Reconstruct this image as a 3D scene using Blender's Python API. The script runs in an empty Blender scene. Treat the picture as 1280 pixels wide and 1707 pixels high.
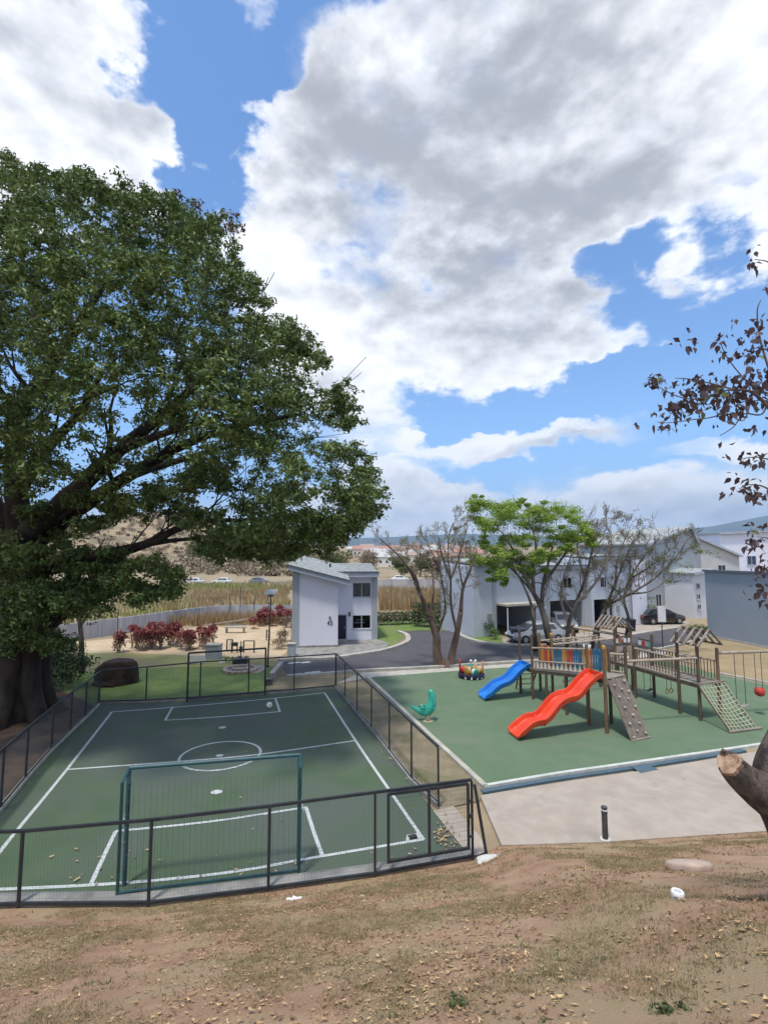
import bpy, math, random
import numpy as np
from mathutils import Vector, Matrix, noise as mnoise
random.seed(7); RNG = np.random.default_rng(7)
R = math.radians
SC = bpy.context.scene
COL = SC.collection

# ------------------------------------------------------------------ camera
EYE = 6.3; FPX = 811.0; PITCH = R(5.04)
cam_data = bpy.data.cameras.new('camera')
cam_data.sensor_fit = 'HORIZONTAL'; cam_data.sensor_width = 36.0
cam_data.lens = 36.0*FPX/1280.0
cam_data.clip_start = 0.05; cam_data.clip_end = 40000
cam = bpy.data.objects.new('camera', cam_data); COL.objects.link(cam)
cam.location = (0, 0, EYE); cam.rotation_euler = (R(90)+PITCH, 0, 0)
SC.camera = cam

def ray(px, py):
    u = (px-640.0)/FPX; v = (853.5-py)/FPX
    return Vector((u, math.cos(PITCH)-v*math.sin(PITCH), math.sin(PITCH)+v*math.cos(PITCH)))
def G(px, py, z=0.0):            # where a sight line meets the level z
    d = ray(px, py); t = (z-EYE)/d.z
    return Vector((d.x*t, d.y*t, z))
def P(px, py, Y):                # a point at distance Y
    d = ray(px, py); t = Y/d.y
    return Vector((d.x*t, Y, EYE+d.z*t))

# ------------------------------------------------------------------ world and sun
SUN_EL, SUN_AZ = R(73), R(208)   # azimuth clockwise from +Y
world = bpy.data.worlds.new('World'); SC.world = world; world.use_nodes = True
class NT:
    def __init__(s, tree): s.t = tree; s.n = tree.nodes; s.l = tree.links
    def new(s, typ, **kw):
        n = s.n.new(typ)
        for k, v in kw.items(): setattr(n, k, v)
        return n
    def put(s, sock, val):
        if isinstance(val, bpy.types.NodeSocket): s.l.new(val, sock)
        elif isinstance(val, (tuple, list)) and len(val) == 3 and sock.type == 'RGBA': sock.default_value = (*val, 1)
        else: sock.default_value = val
    def math(s, op, a, b=0.0, c=None, clamp=False):
        n = s.new('ShaderNodeMath', operation=op, use_clamp=clamp)
        s.put(n.inputs[0], a); s.put(n.inputs[1], b)
        if c is not None: s.put(n.inputs[2], c)
        return n.outputs[0]
    def vmath(s, op, a, b=None):
        n = s.new('ShaderNodeVectorMath', operation=op); s.put(n.inputs[0], a)
        if b is not None: s.put(n.inputs[1], b)
        return n
    def noise(s, vec, scale, detail=6, rough=.55, dist=0.0, lac=2.0):
        n = s.new('ShaderNodeTexNoise'); s.put(n.inputs['Vector'], vec)
        n.inputs['Scale'].default_value = scale; n.inputs['Detail'].default_value = detail
        n.inputs['Roughness'].default_value = rough; n.inputs['Distortion'].default_value = dist
        n.inputs['Lacunarity'].default_value = lac
        return n
    def step(s, v, a, b, c=0.0, d=1.0, smooth=True):
        n = s.new('ShaderNodeMapRange', interpolation_type='SMOOTHSTEP' if smooth else 'LINEAR')
        s.put(n.inputs[0], v)
        for i, x in enumerate((a, b, c, d)): s.put(n.inputs[1+i], x)
        return n.outputs[0]
    def mix(s, f, a, b):
        n = s.new('ShaderNodeMix', data_type='RGBA'); s.put(n.inputs[0], f); s.put(n.inputs[6], a); s.put(n.inputs[7], b)
        return n.outputs[2]
def stereo(px, py):              # world direction -> conformal chart of the sky about +Y
    d = ray(px, py).normalized(); return (d.x/(1+d.y), d.z/(1+d.y))
SKY_STRENGTH = 0.11
def build_sky():
    w = NT(world.node_tree); w.n.clear()
    out = w.new('ShaderNodeOutputWorld'); bg = w.new('ShaderNodeBackground')
    bg.inputs['Strength'].default_value = SKY_STRENGTH
    w.l.new(bg.outputs[0], out.inputs[0])
    sky = w.new('ShaderNodeTexSky', sky_type='NISHITA', sun_disc=False)
    sky.sun_elevation = SUN_EL; sky.sun_rotation = SUN_AZ
    sky.air_density = 1.0; sky.dust_density = 0.3; sky.ozone_density = 2.5; sky.altitude = 900
    tc = w.new('ShaderNodeTexCoord'); sep = w.new('ShaderNodeSeparateXYZ'); w.l.new(tc.outputs['Generated'], sep.inputs[0])
    den = w.math('MAXIMUM', w.math('ADD', sep.outputs[1], 1.0), 0.03)
    comb = w.new('ShaderNodeCombineXYZ')
    w.put(comb.inputs[0], w.math('DIVIDE', sep.outputs[0], den)); w.put(comb.inputs[1], w.math('DIVIDE', sep.outputs[2], den))
    flat = w.vmath('MULTIPLY', tc.outputs['Generated'], (1, 1, 1.7)).outputs[0]
    warp = w.noise(flat, 5.0, 6, .58)
    wv = w.vmath('SCALE', w.vmath('SUBTRACT', warp.outputs['Color'], (.5, .5, .5)).outputs[0]); w.put(wv.inputs[3], w.step(sep.outputs[2], .05, .45, .075, .24))
    pos = w.vmath('ADD', comb.outputs[0], wv.outputs[0]).outputs[0]
    def blob(px, py, rx, ry, ang, wt):
        m = w.new('ShaderNodeMapping', vector_type='TEXTURE'); w.put(m.inputs[0], pos)
        cx, cy = stereo(px, py); k = 0.5/FPX
        m.inputs['Location'].default_value = (cx, cy, 0); m.inputs['Rotation'].default_value = (0, 0, R(ang))
        q = 1.0/(1.0+((px-640)**2+(py-853)**2)/FPX**2)**.5
        m.inputs['Scale'].default_value = (rx*k*(.55+.45*q)*1.33, ry*k*(.55+.45*q)*1.33, 1e3)
        g = w.new('ShaderNodeTexGradient', gradient_type='SPHERICAL'); w.put(g.inputs[0], m.outputs[0])
        return w.math('MULTIPLY', w.step(g.outputs['Fac'], 0, .68), wt)
    def total(blobs):
        acc = None
        for b in blobs:
            v = blob(*b); acc = v if acc is None else w.math('ADD', acc, v)
        return acc
    pos_b = total(CLOUDS); neg_b = total(GAPS)
    acc = w.math('SUBTRACT', w.math('MINIMUM', pos_b, 1.0), neg_b)
    # away from the named clouds the sky goes on with the same broken cumulus
    far = w.noise(flat, 1.7, 4, .5)
    back = w.step(sep.outputs[1], .45, -.1)
    acc = w.math('ADD', acc, w.math('MULTIPLY', back, w.step(far.outputs['Fac'], .40, .58)))
    fb = w.noise(flat, 7.0, 9, .60)
    dens = w.math('ADD', acc, w.math('MULTIPLY', w.math('SUBTRACT', fb.outputs['Fac'], .5), w.step(sep.outputs[2], .05, .5, 1.15, 1.45)))
    cover = w.step(dens, -.02, 1.0)
    thick = w.step(dens, .55, 1.35)
    up = w.noise(w.vmath('ADD', flat, (.0, .0, .035)).outputs[0], 4.2, 6, .55)
    here = w.noise(flat, 4.2, 6, .55)
    relief = w.math('SUBTRACT', here.outputs['Fac'], up.outputs['Fac'])          # lit tops, grey bases
    grey_b = total(GREYS)
    gs = w.math('ADD', w.math('MULTIPLY', thick, .34), w.math('MULTIPLY', grey_b, .62))
    gs = w.math('ADD', gs, w.math('MULTIPLY', w.math('SUBTRACT', here.outputs['Fac'], .5), -1.5))
    gs = w.math('ADD', gs, w.math('MULTIPLY', relief, -3.2))
    shade = w.step(gs, -.1, 1.55)
    k = 1.0/SKY_STRENGTH
    cloud = w.mix(shade, (.88*k, .885*k, .90*k), (.325*k, .335*k, .36*k))
    hs = w.new('ShaderNodeHueSaturation'); hs.inputs['Saturation'].default_value = 1.14; hs.inputs['Value'].default_value = 1.5
    w.put(hs.inputs['Color'], sky.outputs[0])
    low = w.step(sep.outputs[2], .34, .0)                                         # pale air near the horizon
    air = w.mix(w.math('MULTIPLY', low, .8), hs.outputs[0], (.19*k, .40*k, .74*k))
    w.put(bg.inputs['Color'], w.mix(w.math('MULTIPLY', cover, .97), air, cloud))
    world.cycles.sampling_method = 'MANUAL'; world.cycles.sample_map_resolution = 512
# px, py, rx, ry, tilt, weight : where cumulus stands over the horizon
CLOUDS = [(840,250,560,330,0,1),(1130,150,380,260,0,1),(1000,60,500,200,0,1),(560,400,240,190,0,1),(690,520,250,190,0,1),(890,540,260,130,0,1),(985,575,150,70,8,.9),(600,640,170,130,0,.8),
          (60,80,260,240,0,1),(190,215,150,110,0,.8),(60,260,220,80,0,.8),(945,724,280,32,7,.95),(780,744,110,18,3,.6),(800,815,250,32,3,.85),(1140,828,280,36,4,.9),
          (690,850,200,40,0,.9),(1240,745,150,35,0,.55),(1240,370,240,90,-14,.9),(650,785,100,20,0,.5),(690,665,90,44,0,.7),(812,692,50,20,4,.7),(720,772,70,14,0,.6),(655,805,80,24,0,.6),(890,792,120,16,4,.6),(1060,766,80,13,3,.6),(1185,748,110,24,4,.7),(1000,880,500,26,0,.8),(300,880,500,60,0,.6)]
GAPS = [(325,120,80,260,4,1.2),(470,40,200,60,32,1.0),(330,250,70,60,0,.7),(1200,512,195,82,-12,1.1),(1040,470,80,40,20,.5),(655,480,60,50,60,.5),(600,410,40,40,0,.4),(640,365,40,40,0,.3),(850,668,190,46,4,1.1),(1110,655,170,62,5,1.0),(1190,712,150,30,4,.6),(1230,310,60,34,10,.35),
        (225,85,30,45,0,.6),(1000,778,190,26,5,.9),(780,778,120,18,0,.6),(780,695,130,28,0,.5)]
GREYS = [(900,130,480,220,0,.9),(720,280,280,150,0,.65),(850,420,300,130,0,.7),(60,120,190,190,0,.75),(820,560,220,70,0,.5),(960,745,220,18,5,.7),(1150,840,260,28,0,.4),(1180,300,250,110,0,.45)]
build_sky()

sun_data = bpy.data.lights.new('sun', 'SUN'); sun_data.energy = 2.6; sun_data.angle = R(6); sun_data.color = (1, .93, .82)
sun = bpy.data.objects.new('sun', sun_data); COL.objects.link(sun)
sdir = Vector((math.sin(SUN_AZ)*math.cos(SUN_EL), math.cos(SUN_AZ)*math.cos(SUN_EL), math.sin(SUN_EL)))
sun.rotation_euler = (-sdir).to_track_quat('-Z', 'Y').to_euler(); sun.location = (0, 0, 60)
SC.view_settings.view_transform = 'Standard'; SC.view_settings.look = 'None'
SC.view_settings.exposure = 0.58; SC.view_settings.gamma = 1.0; SC.view_settings.use_curve_mapping = False
SC.render.engine = 'CYCLES'
SC.cycles.max_bounces = 6; SC.cycles.diffuse_bounces = 3; SC.cycles.glossy_bounces = 2; SC.cycles.transmission_bounces = 3
SC.cycles.transparent_max_bounces = 8; SC.cycles.use_adaptive_sampling = True; SC.cycles.adaptive_threshold = 0.015
SC.cycles.use_denoising = True

# ------------------------------------------------------------------ helpers
ORG = {}
UP = Vector((0, 0, 1))
def gz(v, z): return Vector((v[0], v[1], z))
def tag(o, label=None, cat=None, group=None, kind=None):
    if label: o['label'] = label
    if cat: o['category'] = cat
    if group: o['group'] = group
    if kind: o['kind'] = kind
    return o
def thing(name, label, cat, loc=(0, 0, 0), group=None):
    o = bpy.data.objects.new(name, None); COL.objects.link(o)
    o.empty_display_size = .2; o.location = loc; ORG[o.name] = Vector(loc)
    return tag(o, label, cat, group)
def copy_tree(o, parent=None):
    c = o.copy(); COL.objects.link(c)
    if parent is not None: c.parent = parent
    for ch in list(o.children): copy_tree(ch, c)
    return c
def frame(d):
    d = Vector(d).normalized(); a = Vector((0, 0, 1)) if abs(d.z) < .95 else Vector((1, 0, 0))
    x = d.cross(a).normalized(); return x, x.cross(d).normalized(), d
class MB:
    def __init__(s): s.v = []; s.f = []
    def add(s, vs, fs):
        n = len(s.v); s.v += [tuple(v) for v in vs]; s.f += [tuple(i+n for i in f) for f in fs]; return s
    def box(s, c, size, rz=0.0):
        c = Vector(c); hx, hy, hz = [q*.5 for q in size]; cs, sn = math.cos(rz), math.sin(rz)
        vs = [(c.x+x*hx*cs-y*hy*sn, c.y+x*hx*sn+y*hy*cs, c.z+z*hz) for z in (-1, 1) for x, y in ((-1, -1), (1, -1), (1, 1), (-1, 1))]
        return s.add(vs, [(3, 2, 1, 0), (4, 5, 6, 7), (0, 1, 5, 4), (1, 2, 6, 5), (2, 3, 7, 6), (3, 0, 4, 7)])
    def beam(s, p0, p1, w, h, up=(0, 0, 1)):
        p0, p1 = Vector(p0), Vector(p1); d = (p1-p0).normalized(); up = Vector(up)
        if abs(d.dot(up)) > .98: up = Vector((0, 1, 0))
        x = d.cross(up).normalized()*w*.5; y = x.cross(d).normalized()*h*.5
        vs = [p+a*x+b*y for p in (p0, p1) for a, b in ((-1, -1), (1, -1), (1, 1), (-1, 1))]
        return s.add(vs, [(3, 2, 1, 0), (4, 5, 6, 7), (0, 1, 5, 4), (1, 2, 6, 5), (2, 3, 7, 6), (3, 0, 4, 7)])
    def tube(s, pts, rs, n=8, caps=True, squash=None, rough=0.0):
        pts = [Vector(p) for p in pts]; k = len(pts)
        if not hasattr(rs, '__len__'): rs = [rs]*k
        x = None; vs = []
        for i, p in enumerate(pts):
            d = (pts[min(i+1, k-1)]-pts[max(i-1, 0)])
            if d.length < 1e-9: d = Vector((0, 0, 1))
            d.normalize()
            if x is None: x = frame(d)[0]
            else:
                x = (x-d*x.dot(d))
                if x.length < 1e-6: x = frame(d)[0]
                x.normalize()
            y = d.cross(x)
            for j in range(n):
                a = 2*math.pi*j/n; r = rs[i]
                if rough: r *= 1+rough*(mnoise.noise(p*1.3+Vector((3*math.cos(a), 3*math.sin(a), 0))))
                vs.append(p+(x*math.cos(a)+y*math.sin(a))*r)
        fs = [(i*n+j, i*n+(j+1) % n, (i+1)*n+(j+1) % n, (i+1)*n+j) for i in range(k-1) for j in range(n)]
        if caps: fs += [tuple(range(n-1, -1, -1)), tuple((k-1)*n+j for j in range(n))]
        return s.add(vs, fs)
    def lathe(s, c, prof, n=16):
        c = Vector(c); vs = [(c.x+r*math.cos(2*math.pi*j/n), c.y+r*math.sin(2*math.pi*j/n), c.z+z) for r, z in prof for j in range(n)]
        k = len(prof)
        fs = [(i*n+j, i*n+(j+1) % n, (i+1)*n+(j+1) % n, (i+1)*n+j) for i in range(k-1) for j in range(n)]
        fs += [tuple(range(n-1, -1, -1)), tuple((k-1)*n+j for j in range(n))]
        return s.add(vs, fs)
    def prism(s, poly, z0, z1):
        n = len(poly); vs = [(p[0], p[1], z0) for p in poly]+[(p[0], p[1], z1) for p in poly]
        a = sum(poly[i][0]*poly[(i+1) % n][1]-poly[(i+1) % n][0]*poly[i][1] for i in range(n))
        idx = list(range(n)) if a > 0 else list(range(n-1, -1, -1))
        fs = [tuple(reversed(idx)), tuple(i+n for i in idx)]
        for q in range(n):
            i, j = idx[q], idx[(q+1) % n]; fs.append((i, j, j+n, i+n))
        return s.add(vs, fs)
    def extrude(s, poly3, vec):      # a planar outline given depth
        poly3 = [Vector(p) for p in poly3]; vec = Vector(vec); n = len(poly3)
        fs = [tuple(range(n-1, -1, -1)), tuple(range(n, 2*n))]+[(i, (i+1) % n, (i+1) % n+n, i+n) for i in range(n)]
        return s.add(poly3+[p+vec for p in poly3], fs)
    def loft(s, rings, closed=True, caps=True):
        n = len(rings[0]); vs = [p for r in rings for p in r]; m = n if closed else n-1
        fs = [(i*n+j, i*n+(j+1) % n, (i+1)*n+(j+1) % n, (i+1)*n+j) for i in range(len(rings)-1) for j in range(m)]
        if caps: fs += [tuple(range(n-1, -1, -1)), tuple((len(rings)-1)*n+j for j in range(n))]
        return s.add(vs, fs)
    def sheet(s, poly, z=0.0):
        n = len(poly); a = sum(poly[i][0]*poly[(i+1) % n][1]-poly[(i+1) % n][0]*poly[i][1] for i in range(n))
        p = list(poly) if a > 0 else list(reversed(poly))
        return s.add([(q[0], q[1], z) for q in p], [tuple(range(n))])
    def strip(s, pts, w, z=None):     # a flat ribbon along a polyline
        pts = [Vector(p) for p in pts]; vs = []
        for i, p in enumerate(pts):
            d = (pts[min(i+1, len(pts)-1)]-pts[max(i-1, 0)]); d.z = 0; d.normalize(); nrm = Vector((-d.y, d.x, 0))*w*.5
            zz = p.z if z is None else z
            vs += [(p.x+nrm.x, p.y+nrm.y, zz), (p.x-nrm.x, p.y-nrm.y, zz)]
        return s.add(vs, [(2*i+1, 2*i+3, 2*i+2, 2*i) for i in range(len(pts)-1)])
    def kerb(s, pts, w, z0, z1, off=0.0):
        pts = [Vector(p) for p in pts]; rings = []
        for i, p in enumerate(pts):
            d = (pts[min(i+1, len(pts)-1)]-pts[max(i-1, 0)]); d.z = 0; d.normalize(); nr = Vector((-d.y, d.x, 0))
            a, b = p+nr*(off+w/2), p+nr*(off-w/2)
            rings.append([(a.x, a.y, z0), (b.x, b.y, z0), (b.x, b.y, z1), (a.x, a.y, z1)])
        return s.loft(rings)
    def build(s, name, m, parent=None, smooth=False, at=None, bevel=0.0, fix=True, sharp=0):
        org = ORG.get(parent.name, Vector()) if parent is not None else Vector(at if at is not None else (0, 0, 0))
        me = bpy.data.meshes.new(name)
        me.from_pydata([(v[0]-org.x, v[1]-org.y, v[2]-org.z) for v in s.v], [], s.f)
        if fix:
            import bmesh
            b = bmesh.new(); b.from_mesh(me); bmesh.ops.recalc_face_normals(b, faces=b.faces); b.to_mesh(me); b.free()
        if smooth: me.polygons.foreach_set('use_smooth', [True]*len(me.polygons))
        if sharp: me.set_sharp_from_angle(angle=R(sharp))
        me.update()
        if m is not None: me.materials.append(m)
        o = bpy.data.objects.new(name, me); COL.objects.link(o)
        if parent is not None: o.parent = parent
        else: o.location = org
        ORG[o.name] = org
        if bevel:
            md = o.modifiers.new('bevel', 'BEVEL'); md.width = bevel; md.segments = 2; md.limit_method = 'ANGLE'
        return o
def raw_mesh(name, verts, faces, m, parent=None, smooth=False):
    me = bpy.data.meshes.new(name); verts = np.asarray(verts, dtype=np.float32); faces = np.asarray(faces, dtype=np.int32)
    k = faces.shape[1]
    if parent is not None: verts = verts-np.array(ORG[parent.name], dtype=np.float32)
    me.vertices.add(len(verts)); me.vertices.foreach_set('co', verts.ravel())
    me.loops.add(faces.size); me.loops.foreach_set('vertex_index', faces.ravel())
    me.polygons.add(len(faces)); me.polygons.foreach_set('loop_start', np.arange(0, faces.size, k, dtype=np.int32))
    if smooth: me.polygons.foreach_set('use_smooth', np.ones(len(faces), dtype=bool))
    me.update(calc_edges=True); me.validate()
    if m is not None: me.materials.append(m)
    o = bpy.data.objects.new(name, me); COL.objects.link(o)
    if parent is not None: o.parent = parent; ORG[o.name] = ORG[parent.name]
    return o
def struct(o): o['kind'] = 'structure'; return o
def stuff(o): o['kind'] = 'stuff'; return o
def catmull(pts, n=6):
    pts = [Vector(p) for p in pts]; out = []
    for i in range(len(pts)-1):
        p0 = pts[max(i-1, 0)]; p1 = pts[i]; p2 = pts[i+1]; p3 = pts[min(i+2, len(pts)-1)]
        for k in range(n):
            t = k/n
            out.append(.5*((2*p1)+(p2-p0)*t+(2*p0-5*p1+4*p2-p3)*t*t+(3*p1-p0-3*p2+p3)*t**3))
    out.append(pts[-1]); return out

def leaf_cloud(name, centers, radii, per, size, m, parent=None, flat=.7, up=.4, seed=0, shell=.55, aspect=.5, droop=0.0, seat=None):
    """leaf-sized folded blades scattered through clumps"""
    rg = np.random.default_rng(seed); C = np.repeat(np.asarray(centers, float), per, 0); Rr = np.repeat(np.asarray(radii, float), per)
    n = len(C); d = rg.normal(size=(n, 3)); d /= np.linalg.norm(d, axis=1)[:, None]; d[:, 2] = np.where(rg.random(n) < .62, np.abs(d[:, 2]), d[:, 2])
    r = shell+(1-shell)*rg.random(n)**.6; r = np.where(rg.random(n) < .18, r*rg.random(n), r)
    lump = 1+.22*np.sin(5*d[:, 0]+C[:, 0]*3)*np.sin(4*d[:, 1]+C[:, 1]*2)+.15*np.sin(9*d[:, 2]+C[:, 2]*5)
    pos = C+d*(Rr*r*lump)[:, None]*np.array([1, 1, flat])
    if seat is not None: pos[:, 2] = np.maximum(pos[:, 2], seat)
    N = d*.6+rg.normal(size=(n, 3))*.75+np.array([0, 0, up]); N /= np.linalg.norm(N, axis=1)[:, None]
    t = rg.normal(size=(n, 3))+d*.5; t[:, 2] -= droop; t -= N*(t*N).sum(1)[:, None]; t /= np.linalg.norm(t, axis=1)[:, None]+1e-9
    s = np.cross(N, t); L = size*rg.uniform(.6, 1.3, n); w = L*aspect*.5
    b = pos-t*L[:, None]*.5; tip = pos+t*L[:, None]*.5-N*L[:, None]*.12
    m0 = pos+s*w[:, None]+N*w[:, None]*.35; m1 = pos-s*w[:, None]+N*w[:, None]*.35
    V = np.stack([b, m0, tip, m1], 1).reshape(-1, 3); k = np.arange(n)[:, None]*4
    F = np.concatenate([np.concatenate([k, k+1, k+2], 1), np.concatenate([k, k+2, k+3], 1)])
    return raw_mesh(name, V, F, m, parent)

# ------------------------------------------------------------------ materials
def srgb(r, g, b): return tuple(((c/255+.055)/1.055)**2.4 if c > 10 else c/3294 for c in (r, g, b))
def mat(name, c1, c2=None, scale=3.0, rough=.8, bump=0.0, bscale=40.0, metal=0.0, spec=.4, lo=.35, hi=.65, c3=None, s3=.6, lo3=.5, hi3=.7, stretch=None, detail=6, island=0.0, trans=0.0, coat=0.0):
    m = bpy.data.materials.new(name); m.use_nodes = True; w = NT(m.node_tree)
    b = w.n['Principled BSDF']; b.inputs['Roughness'].default_value = rough; b.inputs['Metallic'].default_value = metal
    b.inputs['Specular IOR Level'].default_value = spec; b.inputs['Coat Weight'].default_value = coat
    tc = w.new('ShaderNodeTexCoord'); vec = tc.outputs['Object']
    if stretch: vec = w.vmath('MULTIPLY', vec, stretch).outputs[0]
    col = None
    if c2 is not None:
        n = w.noise(vec, scale, detail, .6); col = w.mix(w.step(n.outputs['Fac'], lo, hi), c1, c2)
    if c3 is not None:
        n = w.noise(vec, s3, 5, .6, .4); col = w.mix(w.step(n.outputs['Fac'], lo3, hi3), col if col is not None else c1, c3)
    if island:
        g = w.new('ShaderNodeNewGeometry'); hs = w.new('ShaderNodeHueSaturation')
        w.put(hs.inputs['Value'], w.step(g.outputs['Random Per Island'], 0, 1, 1-island, 1+island, False))
        if col is None: hs.inputs['Color'].default_value = (*c1, 1)
        else: w.put(hs.inputs['Color'], col)
        col = hs.outputs[0]
    if col is None: b.inputs['Base Color'].default_value = (*c1, 1)
    else: w.put(b.inputs['Base Color'], col)
    if bump:
        n = w.noise(vec, bscale, 5, .65); bp = w.new('ShaderNodeBump'); bp.inputs['Strength'].default_value = min(1, bump); bp.inputs['Distance'].default_value = .02*max(1, bump)
        w.put(bp.inputs['Height'], n.outputs['Fac']); w.l.new(bp.outputs[0], b.inputs['Normal'])
    if trans:
        o = w.n['Material Output']; tr = w.new('ShaderNodeBsdfTranslucent'); mx = w.new('ShaderNodeMixShader'); mx.inputs[0].default_value = trans
        if col is None: tr.inputs[0].default_value = (*c1, 1)
        else: w.put(tr.inputs[0], col)
        w.l.new(b.outputs[0], mx.inputs[1]); w.l.new(tr.outputs[0], mx.inputs[2]); w.l.new(mx.outputs[0], o.inputs[0])
    return m
M = {}
M['dry'] = mat('dry_ground', (.26, .20, .13), (.33, .26, .165), .35, .95, .6, 8, c3=(.185, .155, .095), s3=.035, lo3=.5, hi3=.62)
M['bank'] = mat('bank_soil', (.335, .198, .125), (.44, .292, .19), 2.2, .95, .9, 70, c3=(.36, .27, .16), s3=.7, lo3=.44, hi3=.62, lo=.3, hi=.7, detail=12)
M['strip'] = mat('strip_soil', (.19, .165, .10), (.26, .215, .145), 1.5, .95, .8, 40, c3=(.14, .14, .06), s3=.8)
M['soil'] = mat('dark_soil', (.07, .045, .03), (.13, .085, .055), 1.8, .95, .8, 30)
M['lawn'] = mat('lawn_grass', (.11, .18, .042), (.15, .215, .056), 1.2, .9, .8, 60, c3=(.19, .205, .075), s3=.22, lo3=.5, hi3=.75)
M['palelawn'] = mat('pale_lawn', (.25, .27, .095), (.31, .29, .12), .8, .9, .8, 50, c3=(.33, .25, .125), s3=.18, lo3=.45, hi3=.6)
M['drylawn'] = mat('dry_lawn', (.27, .205, .12), (.34, .265, .155), .8, .9, .8, 50, c3=(.23, .215, .095), s3=.25, lo3=.5, hi3=.7)
M['tan'] = mat('tan_earth', (.44, .34, .22), (.52, .41, .275), .7, .95, .5, 25)
M['court'] = mat('court_turf', (.064, .106, .060), (.077, .120, .070), .9, .85, .35, 220, c3=(.084, .110, .092), s3=.16, lo3=.40, hi3=.58, spec=.3)
M['line'] = mat('line_paint', (.50, .54, .56), (.30, .34, .33), 14, .85, .2, 150, lo=.42, hi=.72)
M['rubber'] = mat('rubber_paving', (.105, .165, .098), (.12, .18, .11), 1.0, .85, .3, 260, c3=(.14, .185, .128), s3=.33, lo3=.46, hi3=.70, spec=.3)
M['concrete'] = mat('concrete', (.34, .295, .25), (.40, .35, .30), 1.4, .85, .3, 30, c3=(.285, .25, .22), s3=.7, lo3=.5, hi3=.75)
M['kerbm'] = mat('kerb_concrete', (.47, .455, .41), (.36, .345, .30), 2.5, .85, .4, 40)
M['kerbw'] = mat('pale_kerb', (.56, .585, .56), (.44, .46, .44), 3, .8, .3, 40)
M['greyc'] = mat('grey_concrete', (.21, .215, .21), (.31, .305, .29), 2.0, .9, .5, 40, c3=(.15, .15, .14), s3=1.2)
M['teal'] = mat('channel_paint', (.062, .11, .145), (.08, .13, .165), 3, .6, .2, 60)
M['asphalt'] = mat('asphalt', (.072, .070, .080), (.088, .085, .096), 1.2, .85, .4, 120, c3=(.10, .097, .106), s3=.15)
M['metal'] = mat('black_fence_paint', (.018, .024, .032), (.03, .037, .045), 6, .5, .1, 60, spec=.5)
M['wire'] = mat('fence_wire', (.05, .06, .07), None, rough=.6)
M['goal'] = mat('teal_goal_paint', (.012, .055, .068), (.02, .085, .10), 5, .45, .1, 60)
M['goaldark'] = mat('dark_goal_paint', (.012, .028, .026), (.02, .04, .036), 5, .5)
M['net'] = mat('net_cord', (.07, .11, .115), None, rough=.9)
M['white'] = mat('white_paint', (.72, .73, .74), (.68, .69, .70), 4, .6)
M['whiter'] = mat('white_render', (.60, .63, .68), (.56, .59, .64), .8, .85, .1, 60)
M['twall'] = mat('terrace_render', (.47, .525, .61), (.51, .56, .64), .5, .85, .15, 60, c3=(.42, .48, .56), s3=.2)
M['post'] = mat('dark_timber', (.085, .058, .042), (.14, .10, .072), 3, .85, .5, 25, stretch=(6, 6, .6))
M['brown'] = mat('brown_timber', (.14, .088, .052), (.21, .14, .085), 3, .8, .5, 25, stretch=(6, 6, .6))
M['rail'] = mat('weathered_rail', (.30, .245, .19), (.40, .34, .275), 3, .85, .5, 25)
M['rampb'] = mat('ramp_boards', (.15, .125, .105), (.22, .185, .16), 4, .9, .5, 30)
M['plank'] = mat('grey_planks', (.215, .185, .16), (.30, .265, .23), 4, .9, .5, 30)
M['slat'] = mat('roof_slats', (.19, .16, .135), (.31, .275, .24), 4, .9, .4, 30)
M['red'] = mat('orange_red_plastic', (.64, .044, .012), (.74, .070, .02), 1.4, .36, spec=.5, coat=.25)
M['blue'] = mat('blue_plastic', (.010, .16, .58), (.016, .20, .64), 2, .32, spec=.5, coat=.25)
M['tealp'] = mat('teal_plastic', (.03, .36, .28), (.04, .42, .33), 3, .4, spec=.5)
M['pred'] = mat('red_paint', (.50, .055, .035), (.40, .045, .03), 6, .6)
M['pblue'] = mat('picket_blue', (.025, .135, .24), (.035, .17, .29), 6, .6)
M['pyel'] = mat('picket_yellow', (.55, .29, .06), (.48, .24, .05), 6, .6)
M['porange'] = mat('picket_orange', (.46, .135, .045), (.38, .11, .04), 6, .6)
M['rope'] = mat('pale_rope', (.50, .49, .36), (.40, .39, .28), 30, .95)
M['hold'] = mat('climbing_hold', (.42, .40, .38), (.30, .29, .28), 10, .8)
M['stone'] = mat('pale_stone', (.50, .39, .32), (.38, .29, .235), 5, .9, .6, 25)
M['boulder'] = mat('dark_boulder', (.026, .017, .015), (.055, .034, .028), 2.5, .95, .9, 12)
M['hwall'] = mat('blue_grey_render', (.69, .715, .83), (.72, .74, .85), .6, .85, .2, 80, c3=(.63, .655, .76), s3=.5, stretch=(1, 1, .3))
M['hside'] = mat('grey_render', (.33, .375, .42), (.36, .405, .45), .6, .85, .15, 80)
M['ewall'] = mat('slate_blue_render', (.25, .30, .35), (.275, .325, .38), .35, .85, .15, 60, c3=(.30, .35, .405), s3=.12)
M['fascia'] = mat('fascia_paint', (.36, .40, .48), (.40, .44, .52), 2, .7)
M['gutter'] = mat('gutter_paint', (.10, .125, .16), None, rough=.5)
M['shingle'] = mat('grey_shingles', (.26, .285, .29), (.36, .385, .385), 3, .95, .5, 20)
M['navy'] = mat('navy_door', (.012, .011, .045), (.016, .015, .055), 3, .5)
M['glass'] = mat('window_glass', (.035, .045, .055), None, rough=.08, spec=.8)
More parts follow.
